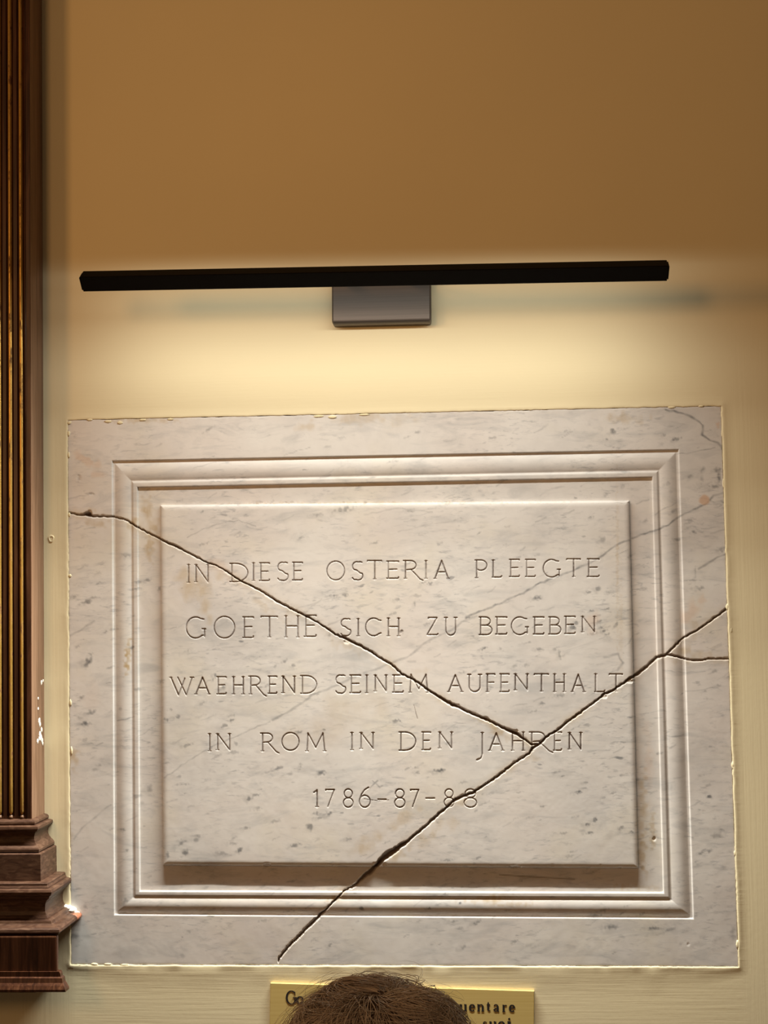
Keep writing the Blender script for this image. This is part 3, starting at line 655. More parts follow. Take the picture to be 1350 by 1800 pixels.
    frag[inside(polyR, fx, fy)] = 2; frag[inside(polyL, fx, fy)] = 1; frag[inside(polyW, fx, fy)] = 3
    l4 = np.stack([lid[:-1, :-1], lid[1:, 1:], lid[1:, :-1], lid[:-1, 1:]]); cnt = (l4 >= 0).sum(0); lf = l4.max(0)
    lettf = np.where((cnt >= 2) & (zone == 3), lf, -1)
    idx = np.arange(NU * NV).reshape(NV, NU)
    Q = np.stack([idx[:-1, :-1], idx[1:, :-1], idx[1:, 1:], idx[:-1, 1:]], -1)
    Wf = W.reshape(-1, 3); Nf = Nn.reshape(-1, 3)
    marks = np.stack([np.clip(vein, 0, 1), np.clip(stain, 0, 1), np.clip(dirt, 0, 1), np.clip(peach, 0, 1)], -1).reshape(-1, 4).astype(np.float32)
    root = thing('marble_plaque', 'cracked white marble plaque with carved inscription, set into the wall under the lamp', 'plaque', tuple(at(700, 1697)))
    def piece(name, mask, parent):
        q = Q[mask]
        if len(q) < 2: return None
        ids, inv = np.unique(q, return_inverse=True)
        me = mesh_np(name, Wf[ids], inv.reshape(-1, 4))
        a = me.attributes.new('marks', 'FLOAT_COLOR', 'POINT')
        a.data.foreach_set('color', marks[ids].ravel())
        me.normals_split_custom_set_from_vertices(Nf[ids])
        o = link(name, me, MARBLE)
        parent_keep(o, root) if parent is root else setattr(o, 'parent', parent)
        return o
    where = ['above the long diagonal crack', 'left of the crossing cracks', 'below and right of the cracks', 'wedge between the two cracks at the right edge']
    zn = ['border', 'moulding', 'recessed_field', 'raised_tablet']
    zt = ['outer border', 'rounded moulding', 'recessed band', 'lettered raised tablet']
    pieces = {}
    for z in range(4):
        for f in range(4):
            m = (zone == z) & (frag == f) & (lettf < 0)
            if m.sum() < 30: continue
            o = piece(zn[z], m, root)
            o['label'] = '%s fragment, %s' % (zt[z], where[f]); pieces[(z, f)] = o
    for li, L in enumerate(LETTERS):
        m = lettf == li
        if not m.any(): continue
        f = np.bincount(frag[m], minlength=4).argmax()
        par = pieces.get((3, f), root)
        name = 'engraved_dash' if L[0] == '-' else ('engraved_numeral' if L[0].isdigit() else 'engraved_letter')
        # one mesh in the letter's own place; its parent chain is plaque > tablet > letter
        o = piece(name, m, par)
        if o is not None: o.matrix_parent_inverse = Matrix.Identity(4)
    return root
build_plaque()

# ------------------------------------------------------------------ picture lamp above the plaque
LED_W, SGN = 13.0, 1.0
def build_lamp():
    dF = .215
    FL = at(140, 487, dF); FR = at(1175, 467.5, dF)
    ax = Vector(FR - FL).normalized()
    ctr = Vector((FL + FR) / 2); half = (Vector(FR) - Vector(FL)).length / 2
    upv = Vector((0, 0, 1)); upv = (upv - ax * upv.dot(ax)).normalized()
    back = Vector((0, 1, 0)); back = (back - ax * back.dot(ax)).normalized()
    root = thing('picture_lamp', 'long thin black bar lamp on a brown metal wall plate above the marble plaque', 'lamp', tuple(at(670, 540)))
    # tilted square section: front edge, top edge, rear edge, lower edge (back, up)
    sec = [(0, 0), (.022, .015), (.045, -.006), (.024, -.0200)]
    def P(s, b, u): return ctr + ax * s + back * b + upv * u
    bm = bmesh.new()
    rings = []
    for s in (-half, half): rings.append([P(s, b, u) for b, u in sec])
    loft(bm, rings)
    bmesh.ops.bevel(bm, geom=[e for e in bm.edges], offset=.0016, segments=2, profile=.6, affect='EDGES')
    parent_keep(bm_obj('light_bar', bm, BLACK, None), root)
    # end caps with a visible joint
    for s in (-1, 1):
        bm = bmesh.new(); c = Vector((.0225, -.003, 0))
        r0 = [P(s * (half + .0006), .0225 + (b - .0225) * .86, -.0028 + (u + .0028) * .86) for b, u in sec]
        r1 = [P(s * (half + .0022), .0225 + (b - .0225) * .80, -.0028 + (u + .0028) * .80) for b, u in sec]
        loft(bm, [r0, r1]); parent_keep(bm_obj('end_cap', bm, BLACK, None), root)
    # luminous strip in the lower rear face
    a = Vector((sec[2][0], sec[2][1], 0)); b = Vector((sec[3][0], sec[3][1], 0))
    fd = (b - a).normalized(); nrm = Vector((-fd.y, fd.x, 0));
    if nrm.y > 0: nrm = -nrm
    bm = bmesh.new(); rr = []
    for s in (-half + .012, half - .012):
        rr.append([P(s, *(a + fd * t + nrm * h).xy) for t, h in ((.006, -.0004), (.006, .0006), (.0225, .0006), (.0225, -.0004))])
    loft(bm, rr)
    parent_keep(bm_obj('diffuser', bm, mat_emit('lit diffuser', (1, .93, .80), 1.0), None), root)
    mid = a + fd * .0143 + nrm * .0022
    loc = P(0, mid.x, mid.y)
    # the strip, its spread made up to even the light down the wall: intensity by angle below the horizontal, measured towards the wall
    TABLE = [(-35, 0), (-29, .16), (-20, .62), (-12, .42), (4, .46), (19, .9), (33, 1.5), (45, 1.75), (60, 3.7), (67, 6.6), (73, 14.5), (77, 27), (80, 43), (84, 62), (89, 70), (93, 0)]
    L = bpy.data.lights.new('led_light', 'AREA'); L.shape = 'RECTANGLE'; L.size = 2 * half - .03; L.size_y = .012
    L.energy = LED_W; L.color = (1.0, .982, .885); L.use_nodes = True
    o = bpy.data.objects.new('led_light', L); COL.objects.link(o)
    dn = math.radians(60); dirv = (back * math.cos(dn) - upv * math.sin(dn)).normalized()
    z = -dirv; y = z.cross(ax).normalized()
    m = Matrix((ax, y, z)).transposed().to_4x4(); m.translation = loc
    o.matrix_world = m; o.parent = root; o.matrix_parent_inverse = Matrix.Translation(-Vector(root.location))
    nt = L.node_tree; em = nt.nodes['Emission']; geo = nt.nodes.new('ShaderNodeNewGeometry')
    def dot(v):
        nd = nt.nodes.new('ShaderNodeVectorMath'); nd.operation = 'DOT_PRODUCT'; nd.inputs[1].default_value = tuple(v)
        nt.links.new(geo.outputs['Incoming'], nd.inputs[0]); return nd.outputs['Value']
    at2 = nt.nodes.new('ShaderNodeMath'); at2.operation = 'ARCTAN2'
    nt.links.new(dot(-upv * SGN), at2.inputs[0]); nt.links.new(dot(back * SGN), at2.inputs[1])
    mr = nt.nodes.new('ShaderNodeMapRange'); mr.inputs['From Min'].default_value = math.radians(-35); mr.inputs['From Max'].default_value = math.radians(93)
    nt.links.new(at2.outputs[0], mr.inputs['Value'])
    cr = nt.nodes.new('ShaderNodeValToRGB'); el = cr.color_ramp.elements
    while len(el) < len(TABLE): el.new(.5)
    for e_, (a_, v_) in zip(el, TABLE):
        e_.position = (a_ + 35) / 128; q = v_ / 72 / max(.25, math.cos(math.radians(a_ - 60))); e_.color = (q, q, q, 1)
    nt.links.new(mr.outputs[0], cr.inputs[0])
    mu = nt.nodes.new('ShaderNodeMath'); mu.operation = 'MULTIPLY'; mu.inputs[1].default_value = 72 / 14
    nt.links.new(cr.outputs[0], mu.inputs[0]); nt.links.new(mu.outputs[0], em.inputs['Strength'])
    # wall plate: front sheet that rolls back to the wall at its lower end
    bm = bmesh.new()
    prof = [(.002, 60), (.030, 60)] + [(.030, y) for y in (500, 540, 566)]
    rings = []
    rows = [(.030, 478), (.030, 520), (.030, 562)]
    def ring(d, y):
        L = at(583, y, d); R = at(757, y, d); Lb = L.copy(); Lb[1] = -.001; Rb = R.copy(); Rb[1] = -.001
        return L, R, Lb, Rb
    top = [at(583, 486, .030), at(757, 484, .030)]
    L0, R0 = Vector(top[0]), Vector(top[1]); L1, R1 = Vector(at(583.5, 570, .030)), Vector(at(757.5, 566, .030))
    for L, R, yb in ((L0, R0, -.001),):
        pass
    secs = []
    for f, ins in ((0, 0), (.92, 0)):
        secs.append((L0.lerp(L1, f), R0.lerp(R1, f), -.030))
    for i in range(1, 7):
        an = i / 6 * math.pi / 2
        l = L0.lerp(L1, .92 + .08 * math.sin(an)); r = R0.lerp(R1, .92 + .08 * math.sin(an))
        y = -.030 + .008 * (1 - math.cos(an)); s = .003 * (1 - math.cos(an))
        secs.append((l + Vector((s, 0, 0)), r - Vector((s, 0, 0)), y))
    rr = []
    for l, r, y in secs:
        e = .0025
        rr.append([Vector((l.x, -.0005, l.z)), Vector((l.x, y + e, l.z)), Vector((l.x + e, y, l.z)), Vector((r.x - e, y, r.z)), Vector((r.x, y + e, r.z)), Vector((r.x, -.0005, r.z))])
    loft(bm, rr)
    parent_keep(bm_obj('wall_plate', bm, NICKEL, None, False), root)
    # two short arms from the plate to the bar
    for px in (612, 728):
        bm = bmesh.new(); p = Vector(at(px, 497, .030)); s = (p - ctr).dot(ax)
        t = P(s, .030, .002)
        w = Vector((.007, 0, 0)); hh = Vector((0, 0, .004))
        loft(bm, [[p - w - hh + Vector((0, .004, 0)), p + w - hh + Vector((0, .004, 0)), p + w + hh + Vector((0, .004, 0)), p - w + hh + Vector((0, .004, 0))], [t - w - hh, t + w - hh, t + w + hh, t - w + hh]])
        parent_keep(bm_obj('arm', bm, BLACK, None), root)
build_lamp()

# ------------------------------------------------------------------ wooden pilaster at the left
XS, PD = -.805, .078                      # right flank and projection of the shaft
XC, HW = -.880, .075
def zpx(py): return float(at(80, py)[2])
def zfr(py, d): return float(at(50, py, d)[2])
def build_pilaster():
    root = thing('wooden_pilaster', 'dark carved wooden pilaster with gilded reeds at the left edge of the wall', 'pilaster', (XC, 0, zpx(1735)))
    z_top = 3.35; z_base = zpx(1441); z_fl = zfr(1434, PD)
    reeds = [XC + .0195 * k for k in range(-3, 4)]
    # shaft: fluted front
    fr, fd = .0066, .0052
    pl = [(XC - HW, 0), (XC - HW, -PD)]
    for c in reeds:
        pl += [(c - fr, -PD)] + [(c - fr * math.cos(a), -PD + fd * math.sin(a)) for a in [math.pi * i / 8 for i in range(1, 8)]] + [(c + fr, -PD)]
    pl += [(XC + HW, -PD), (XC + HW, 0)]
    bm = bmesh.new(); loft(bm, [[Vector((x, y, z)) for x, y in pl] for z in (z_fl, z_top)])
    parent_keep(bm_obj('shaft', bm, WOOD, None), root)
    bm = bmesh.new(); box(bm, (XC - HW, -PD, zpx(1500)), (XC + HW, 0, z_fl), 0); parent_keep(bm_obj('plain_block', bm, WOOD, None), root)
    # flank board with lamplight put into its paler colour, and a thin front fillet along its edge
    bm = bmesh.new(); box(bm, (XS - .0005, -PD + .0015, z_base - .02), (XS + .0008, -.0003, z_top)); o = bm_obj('flank', bm, SIDE, None); o['label'] = 'worn brown flank, lamplight lightened into its colour'; parent_keep(o, root)
    bm = bmesh.new()
    for dx in (-.0085,):
        rr = [[Vector((XS + dx + .0016 * math.cos(a), -PD - .0012 * math.sin(a), z)) for a in [math.pi * i / 6 for i in range(7)]] for z in (z_fl - .004, z_top)]
        loft(bm, rr)
    parent_keep(bm_obj('edge_bead', bm, WOOD, None, True), root)
    for c in reeds:
        bm = bmesh.new(); rr = []
        for z, k in ((z_fl + .001, .15), (z_fl + .002, .5), (z_fl + .0045, .85), (z_fl + .008, 1.0)) + tuple((z_fl + .05 + i * .05, 1.0) for i in range(int((z_top - z_fl - .06) / .05))):
            j = .00025 * mnoise.noise(Vector((c * 90, 0, z * 40)))
            rr.append([Vector((c - (.0043 * k + j) * math.cos(a), -PD + .0050 - (.0072 * k) * math.sin(a), z)) for a in [math.pi * i / 8 for i in range(9)]])
        loft(bm, rr); o = bm_obj('gilded_reed', bm, GILT, None, True); parent_keep(o, root)
        bm = bmesh.new()                      # pale rounded stop below the reed
        rr = [[Vector((c - .0050 * k * math.cos(a), -PD + .004 - .0062 * k * math.sin(a), z)) for a in [math.pi * i / 6 for i in range(7)]] for z, k in ((z_fl - .0045, .7), (z_fl - .003, 1.0), (z_fl - .0005, .9), (z_fl + .003, .35))]
        loft(bm, rr); parent_keep(bm_obj('flute_stop', bm, SIDE, None, True), root)
    # mouldings swept round front and flanks; profile = (projection beyond shaft in mm, photo row at the wall)
    def sweep(name, prof, mat, smooth=False):
        bm = bmesh.new(); rr = []
        for e, y in prof:
            e *= .001; z = zpx(y)
            rr.append([Vector((XC - HW - e, 0, z)), Vector((XC - HW - e, -PD - e, z)), Vector((XC + HW + e, -PD - e, z)), Vector((XC + HW + e, 0, z))])
        loft(bm, rr)
        bmesh.ops.bevel(bm, geom=[ed for ed in bm.edges if len(ed.link_faces) == 2 and ed.calc_face_angle(0) > .5], offset=.0006, segments=1, affect='EDGES')
        o = bm_obj(name, bm, mat, None, False); parent_keep(o, root); return o
    sweep('cap_bead', [(0, 1429), (6, 1431), (8, 1433), (8.5, 1436), (7.5, 1438.5), (0, 1439.5)], MID)
    sweep('upper_fillet', [(0, 1438), (12, 1439.5), (15.5, 1441), (16, 1445), (14, 1448), (11, 1450), (0, 1451)], MID)
    sweep('scotia', [(0, 1449), (10.5, 1450), (8.5, 1453), (7, 1458), (7, 1463), (9, 1468), (13, 1473), (17, 1476.5), (18.5, 1479), (18.5, 1483), (0, 1484)], MID)
    sweep('plinth_block', [(0, 1482), (19, 1485), (22, 1487), (22.5, 1532), (0, 1533)], MID)
    sweep('upper_ledge', [(0, 1531), (36, 1532.5), (38, 1534), (38, 1537), (40, 1540.5), (0, 1541)], MID)
    sweep('upper_torus', [(0, 1539), (43, 1541.5), (47, 1543), (48.5, 1546.5), (48, 1550), (45, 1553.5), (0, 1555)], MID)
    sweep('deep_scotia', [(0, 1553), (44, 1554), (42, 1558), (37, 1562), (34, 1567), (33, 1573), (33, 1581), (35, 1587), (39, 1592), (0, 1594)], MID)
    sweep('thin_fillet', [(0, 1591), (42, 1592.5), (47, 1595), (48, 1599), (50, 1601.5), (0, 1603)], MID)
    o = sweep('lower_torus', [(0, 1600), (57, 1601.5), (63, 1603), (66.5, 1606), (67, 1610), (63, 1614), (56, 1616), (0, 1618)], MID)
    # core and the two fascia boards that stand in front of it
    bm = bmesh.new(); box(bm, (XC - .10, -.136, zpx(1712)), (XS + .024, 0, zpx(1612))); parent_keep(bm_obj('core', bm, WOOD, None), root)
    d = .146
    xr = float(at(100, 1680, d)[0])
    bm = bmesh.new(); box(bm, (2 * XC - xr, -d, zfr(1709, d)), (xr, -.134, zfr(1645, d)), .003); parent_keep(bm_obj('plinth', bm, WOOD, None), root)
    prof = [(104, 1708, .150), (106, 1712, .150), (106.5, 1717, .150), (109, 1719.5, .153), (110, 1728, .154), (112, 1733, .157), (114.5, 1740, .160), (115, 1744, .160)]
    bm = bmesh.new(); rr = []
    for x, y, dd in prof:
        p = at(x, y, dd); z = float(p[2]); X1 = float(p[0])
        rr.append([Vector((2 * XC - X1, -.136, z)), Vector((2 * XC - X1, -dd, z)), Vector((X1, -dd, z)), Vector((X1, -.136, z))])
    loft(bm, rr); bmesh.ops.bevel(bm, geom=[ed for ed in bm.edges if ed.calc_face_angle(0) > .6], offset=.0008, segments=1, affect='EDGES')
    parent_keep(bm_obj('bottom_ledge', bm, WOOD, None), root)
    # bare red wood and a lump of plaster at the tip of the lower torus
    def lump(name, c, r, mat, seed, flat=(1, 1, 1)):
        bm = bmesh.new(); bmesh.ops.create_icosphere(bm, subdivisions=3, radius=1)
        for v in bm.verts:
            k = 1 + .38 * mnoise.noise(v.co * 1.9 + Vector((seed, 0, 0))) + .15 * mnoise.noise(v.co * 5 + Vector((seed, 3, 0)))
            v.co = Vector((c[i] + v.co[i] * k * r[i] for i in range(3)))
        parent_keep(bm_obj(name, bm, mat, None, True), root)
    zt = zpx(1606)
    bm = bmesh.new(); rr = []
    for y in (-.001, -.012, -.024, -.031):
        rr.append([Vector((XS + .0555, y, zpx(1601.3))), Vector((XS + .0632, y, zpx(1602.7))), Vector((XS + .0671, y, zpx(1606))), Vector((XS + .0676, y, zpx(1610))), Vector((XS + .0634, y, zpx(1614.4))), Vector((XS + .0555, y, zpx(1616)))])
    loft(bm, rr); o = bm_obj('bare_tip', bm, RUST, None, True); o['label'] = 'bare reddish wood where the finish is lost'; parent_keep(o, root)
    for k, (x, y, dd, r) in enumerate(((112, 1597, .004, .0052), (118, 1596, .005, .0058), (125, 1600, .006, .0065), (131, 1607, .006, .0056), (133, 1612, .004, .0035), (114, 1594, .003, .004))):
        p = at(x, y, dd); lump('plaster_smear', p, (r * 1.45, .008, r * .95), PLASTER, k * 7.3)
    # paint chips on the flank
    for k, (x, y, s) in enumerate(((61, 1200, 2.6), (64, 1197, 1.6), (55, 1228, 1.6), (55, 1246, 1.8), (57, 1268, 3.5), (58, 1274, 3.0), (61, 1283, 3.0), (58, 1291, 3.5), (60, 1297, 4.0), (54, 1303, 2.6), (62, 1303, 3.0), (57, 1298, 2.6), (63, 1307, 2.2))):
        dd = DIST * (1 - 805 / (871 - x)) if x < 66 else .002
        dd = min(max(dd, .004), .07); p = at(x, y, dd); p[0] = XS + .0009
        lump('paint_chip', p, (.0007, .0035 * s / 2, .0016 * s), PLASTER, k * 3.1)
build_pilaster()

# ------------------------------------------------------------------ brass plate with raised black lettering
def build_brass():
    root = thing('brass_plate', 'small brass plate with black serif lettering, below the marble plaque and behind the head', 'plaque', tuple(at(707, 1880)))
    c = [at(476, 1727), at(939, 1741), at(938, 1905), at(473, 1891)]
    bm = bmesh.new(); rr = []
    ctr = sum((Vector(p) for p in c), Vector()) / 4
    for k, y in ((1, -.0002), (1, -.0045), (.996, -.0055)):
        rr.append([Vector((ctr.x + (p[0] - ctr.x) * k, y, ctr.z + (p[2] - ctr.z) * k)) for p in c])
    loft(bm, rr); parent_keep(bm_obj('plate', bm, BRASS, None), root)
    # serif glyphs: strokes (x, y, width) in an x-height box; y down, baseline 1, x-height 0
    def A(cx, cy, rx, ry, a0, a1, w0, w1, n=12):
        out = []
        for i in range(n + 1):
            t = i / n; a = math.radians(a0 + (a1 - a0) * t); th = abs(math.cos(a))
            out.append((cx + rx * math.cos(a), cy + ry * math.sin(a), w0 + (w1 - w0) * th))
        return out
    T, K = .13, .31
    GL = {
     'G': [A(.55, .18, .50, .82, -50, -320, T, K * .95, 18), [(.98, .2, K), (.98, .85, K)], [(.75, .2, T), (1.15, .2, T)], [(.93, -.55, T), (.95, -.15, T)]],
     'o': [A(.5, .5, .40, .46, 0, 360, T, K, 20)],
     'u': [[(.2, 0, K), (.2, .7, K)] + [(.27, .9, .16), (.45, .96, .12), (.65, .88, .10), (.78, .75, .08)], [(.8, 0, K), (.8, 1, K)], [(.0, .03, T), (.2, .03, T)], [(.6, .03, T), (.8, .03, T)], [(.8, .97, T), (1.0, .97, T)]],
     'e': [[(.12, .46, T), (.88, .46, T)], A(.5, .5, .38, .47, -5, -320, T, K, 18)],
     'n': [[(.2, 0, K), (.2, 1, K)], [(.2, .25, .08), (.42, .05, .12), (.62, .03, .15), (.78, .18, .2), (.8, .35, K), (.8, 1, K)], [(.0, .03, T), (.2, .03, T)], [(0, .97, T), (.4, .97, T)], [(.6, .97, T), (1, .97, T)]],
     't': [[(.4, -.35, .1), (.4, 0, K), (.4, .75, K), (.48, .93, .15), (.65, .97, T), (.85, .85, .06)], [(.08, .04, T), (.8, .04, T)]],
     'a': [[(.15, .22, .18), (.25, .07, .14), (.45, .02, .12), (.65, .1, .18), (.7, .3, K), (.7, .85, K), (.78, .97, .14), (.95, .93, .06)], [(.7, .45, T), (.35, .55, .14), (.18, .72, K), (.25, .92, .16), (.45, .95, .1), (.7, .8, .07)]],
     'r': [[(.25, 0, K), (.25, 1, K)], [(.25, .3, .08), (.45, .08, .1), (.65, .03, .12), (.8, .12, .2)], [(.02, .03, T), (.25, .03, T)], [(.02, .97, T), (.55, .97, T)]],
     's': [[(.82, .28, .06), (.78, .1, .1), (.5, .02, .1), (.25, .12, .16), (.22, .3, .2), (.5, .48, K), (.78, .68, .2), (.76, .88, .16), (.5, .98, .1), (.2, .9, .1), (.15, .7, .06)]],
     'i': [[(.5, 0, K * 1.5), (.5, 1, K * 1.5)], [(.1, .03, T), (.5, .03, T)], [(.05, .97, T), (.95, .97, T)], A(.5, -.38, .1, .05, 0, 360, .2, .2, 8)],
    }
    txt = [('G', 504, 520, 1749.5, 1763.5), ('o', 522, 534, 1750, 1763.5),
           ('u', 808, 821, 1764, 1776), ('e', 825, 835, 1764, 1776), ('n', 839, 851, 1764, 1776), ('t', 855, 863, 1764, 1776), ('a', 867, 878, 1764, 1777), ('r', 883, 892, 1765, 1777), ('e', 895, 905, 1765, 1777),
           ('s', 848, 857, 1794, 1806), ('u', 860, 873, 1794, 1806), ('o', 876, 887, 1794, 1806), ('i', 891, 899, 1794, 1806)]
    for ch, x0, x1, y0, y1 in txt:
        bm = bmesh.new(); sx = (x1 - x0)
        hgt = (y1 - y0)
        for li, st in enumerate(GL[ch]):
            pts = [(x0 + x * sx, y0 + y * hgt + .0, w * 12.0) for x, y, w in st]
            left, right = [], []
            for i, (x, y, w) in enumerate(pts):
                a = pts[max(0, i - 1)]; b = pts[min(len(pts) - 1, i + 1)]
                dx, dy = b[0] - a[0], b[1] - a[1]; n = math.hypot(dx, dy) or 1
                nx, ny = -dy / n * w / 2, dx / n * w / 2
                left.append((x + nx, y + ny)); right.append((x - nx, y - ny))
            hh = .0060 + .00004 * li
            for i in range(len(pts) - 1):
                q = [left[i], left[i + 1], right[i + 1], right[i]]
                vs = []
                for yy in (.0050, hh):
                    vs.append([bm.verts.new((float(at(p[0], p[1])[0]), -yy, float(at(p[0], p[1])[2]))) for p in q])
                bm.faces.new(vs[1])
                for k in range(4): bm.faces.new((vs[0][k], vs[0][(k + 1) % 4], vs[1][(k + 1) % 4], vs[1][k]))
        parent_keep(bm_obj('letter', bm, INK, None), root)
build_brass()

# ------------------------------------------------------------------ person seen from behind, only the crown of the head reaches into the frame
def build_person():
    d = 1.26
    C0 = Vector(at(668, 1902, d))                      # middle of the skull
    top = float(at(668, 1704, d)[2])
    gz = C0.z
    foot = Vector((C0.x, C0.y - .02, 0))
    root = thing('person', 'person with short tousled brown hair, only the crown visible before the brass plate', 'person', tuple(foot))
    skin = mat_simple('skin', (.55, .33, .22), .5, 0, .06, 30); cloth = mat_simple('dark blue knit', (.05, .06, .10), .9, 0, .15, 200, .4, .2)
    trous = mat_simple('grey trousers', (.10, .095, .09), .9, 0, .15, 200, .3, .2); shoe = mat_simple('brown shoe leather', (.08, .04, .02), .5, 0, .1, 60)
    hairm = NT('brown hair')
    ha = hairm.n('ShaderNodeAttribute', attribute_name='strand'); hs = hairm.n('ShaderNodeSeparateColor'); hairm.l(ha.outputs['Color'], hs.inputs[0])
    hc = hairm.ramp(hs.outputs[0], [(0, (.26, .18, .13)), (.35, (.52, .42, .35)), (.7, (.74, .62, .52)), (1, (.88, .80, .72))])
    hm = hairm.set(Base_Color=hc, Roughness=.36, Specular_IOR_Level=.8).m
    X, Y = C0.x, C0.y
    # body: one skinned surface (joint, radius)
    J = {'pel': (0, -.02, .84, .125, .10), 'waist': (0, -.02, .96, .12, .095), 'chest': (0, -.02, 1.12, .145, .105), 'upch': (0, -.025, 1.235, .125, .09), 'neck0': (0, -.015, 1.30, .058, .058),
         'neck1': (0, .0, 1.385, .052, .055)}
    for s, n in ((-1, 'l'), (1, 'r')):
        J.update({'hip' + n: (s * .085, -.02, .80, .085, .09), 'knee' + n: (s * .095, -.0, .44, .055, .058), 'ank' + n: (s * .10, -.03, .085, .036, .040), 'toe' + n: (s * .115, .12, .035, .036, .026),
                  'sho' + n: (s * .165, -.03, 1.245, .058, .055), 'elb' + n: (s * .225, -.05, .985, .040, .040), 'wri' + n: (s * .215, .03, .775, .026, .022), 'palm' + n: (s * .21, .055, .70, .036, .018)})
    E = [('pel', 'waist'), ('waist', 'chest'), ('chest', 'upch'), ('upch', 'neck0'), ('neck0', 'neck1')]
    for n in 'lr':
        E += [('pel', 'hip' + n), ('hip' + n, 'knee' + n), ('knee' + n, 'ank' + n), ('ank' + n, 'toe' + n), ('upch', 'sho' + n), ('sho' + n, 'elb' + n), ('elb' + n, 'wri' + n), ('wri' + n, 'palm' + n)]
    def skinned(name, joints, edges, mat, grow=0.0, rootj=None, sub=2):
        names = list(joints); me = bpy.data.meshes.new(name)
        me.from_pydata([(X + joints[k][0], Y + joints[k][1], joints[k][2]) for k in names], [(names.index(a), names.index(b)) for a, b in edges], [])
        o = link(name, me, None)
        sk = o.modifiers.new('skin', 'SKIN'); sk.use_smooth_shade = True
        lay = me.skin_vertices[0].data if me.skin_vertices else None
        if lay is None:
            bmm = bmesh.new(); bmm.from_mesh(me); bmm.verts.layers.skin.verify(); bmm.to_mesh(me); bmm.free(); lay = me.skin_vertices[0].data
        for i, k in enumerate(names):
            lay[i].radius = (joints[k][3] + grow, joints[k][4] + grow); lay[i].use_root = (k == (rootj or names[0]))
        sb = o.modifiers.new('sub', 'SUBSURF'); sb.levels = sub; sb.render_levels = sub
        me.materials.append(mat); parent_keep(o, root); return o
    JB = dict(J); EB = list(E)
    for s, n in ((-1, 'l'), (1, 'r')):           # fingers rooted in the palm
        for k, (dy, ln) in enumerate(((.028, .062), (.010, .074), (-.009, .070), (-.027, .054))):
            for q, (f, zz) in enumerate(((0, .695), (.45, .655), (.8, .655 - ln * .45), (1.0, .655 - ln * .85))):
                JB['f%s%d%d' % (n, k, q)] = (s * (.21 - .010 * q * .8), .055 + dy * (1 + .1 * q), zz, .0085 - .0008 * q, .0085 - .0008 * q)
                EB.append((('palm' + n) if q == 0 else 'f%s%d%d' % (n, k, q - 1), 'f%s%d%d' % (n, k, q)))
        for q, p in enumerate(((s * .195, .085, .73), (s * .185, .105, .70), (s * .18, .112, .675))):
            JB['t%s%d' % (n, q)] = (*p, .0105 - .001 * q, .0105 - .001 * q); EB.append((('palm' + n) if q == 0 else 't%s%d' % (n, q - 1), 't%s%d' % (n, q)))
    skinned('body', JB, EB, skin, 0, 'pel')
    JC = {k: J[k] for k in J if k[:3] in ('wai', 'che', 'upc', 'sho', 'elb', 'wri', 'pel')}
    skinned('sweater', JC, [e for e in E if e[0] in JC and e[1] in JC], cloth, .016, 'waist')
    JT = {k: J[k] for k in J if k[:3] in ('pel', 'hip', 'kne', 'ank')}
    skinned('trousers', JT, [e for e in E if e[0] in JT and e[1] in JT], trous, .018, 'pel')
    for n in 'lr':
        JS = {k: J[k] for k in ('ank' + n, 'toe' + n)}; JS['heel'] = (J['ank' + n][0], -.055, .04, .036, .032)
        skinned('shoe', JS, [('heel', 'ank' + n), ('heel', 'toe' + n)], shoe, .010, 'heel')
    # head: one shaped surface, facing the wall (+Y)
    nu, nv = 64, 48; V = []
    for j in range(nv + 1):
        ph = math.pi * j / nv; z = math.cos(ph); r0 = math.sin(ph)
        for i in range(nu):
            th = 2 * math.pi * i / nu; x = r0 * math.cos(th); y = r0 * math.sin(th)
            px, py, pz = x * .074, y * .090, z * .088
            if z < 0:                                     # jaw narrows downwards and comes forward
                px *= 1 - .34 * (-z) ** 1.3; py = py * (1 - .30 * (-z)) + .022 * (-z); pz *= 1.36
            if y > .3:
                fx = math.exp(-(px / .013) ** 2)
                py += .024 * fx * math.exp(-((pz + .030) / .017) ** 2) + .010 * fx * math.exp(-((pz + .006) / .022) ** 2)      # nose
                for s in (-1, 1):
                    py -= .010 * math.exp(-((px - s * .031) / .014) ** 2 - ((pz + .004) / .011) ** 2)                             # eye sockets
                py += .006 * math.exp(-(px / .045) ** 2 - ((pz - .016) / .010) ** 2)                                              # brow
                py += .006 * math.exp(-(px / .022) ** 2 - ((pz + .062) / .0045) ** 2) + .007 * math.exp(-(px / .020) ** 2 - ((pz + .073) / .005) ** 2)
                py += .010 * math.exp(-(px / .022) ** 2 - ((pz + .105) / .014) ** 2)                                              # chin
            V.append((X + px, Y + py, gz - .005 + pz))
    F = [(j * nu + i, j * nu + (i + 1) % nu, (j + 1) * nu + (i + 1) % nu, (j + 1) * nu + i) for j in range(nv) for i in range(nu)]
    me = mesh_np('head', V, F); h = link('head', me, skin); parent_keep(h, root)
    white = mat_simple('eye white', (.75, .72, .68), .3); irism = mat_simple('brown iris', (.10, .05, .02), .3)
    for s in (-1, 1):
        bm = bmesh.new(); bmesh.ops.create_uvsphere(bm, u_segments=16, v_segments=12, radius=.0118)
        for v in bm.verts: v.co += Vector((X + s * .031, Y + .0745, gz - .009))
        e_ = bm_obj('eye', bm, white, None, True); e_.parent = h
        bm = bmesh.new(); rr = [[Vector((X + s * .031 + r * math.cos(a), Y + .0745 + y, gz - .009 + r * math.sin(a))) for a in [2 * math.pi * i / 12 for i in range(12)]] for r, y in ((.0056, .0100), (.0054, .0113), (.003, .0119))]
        loft(bm, rr); i_ = bm_obj('iris', bm, irism, None, True); i_.parent = h
        bm = bmesh.new()                                  # ear
        rr = []
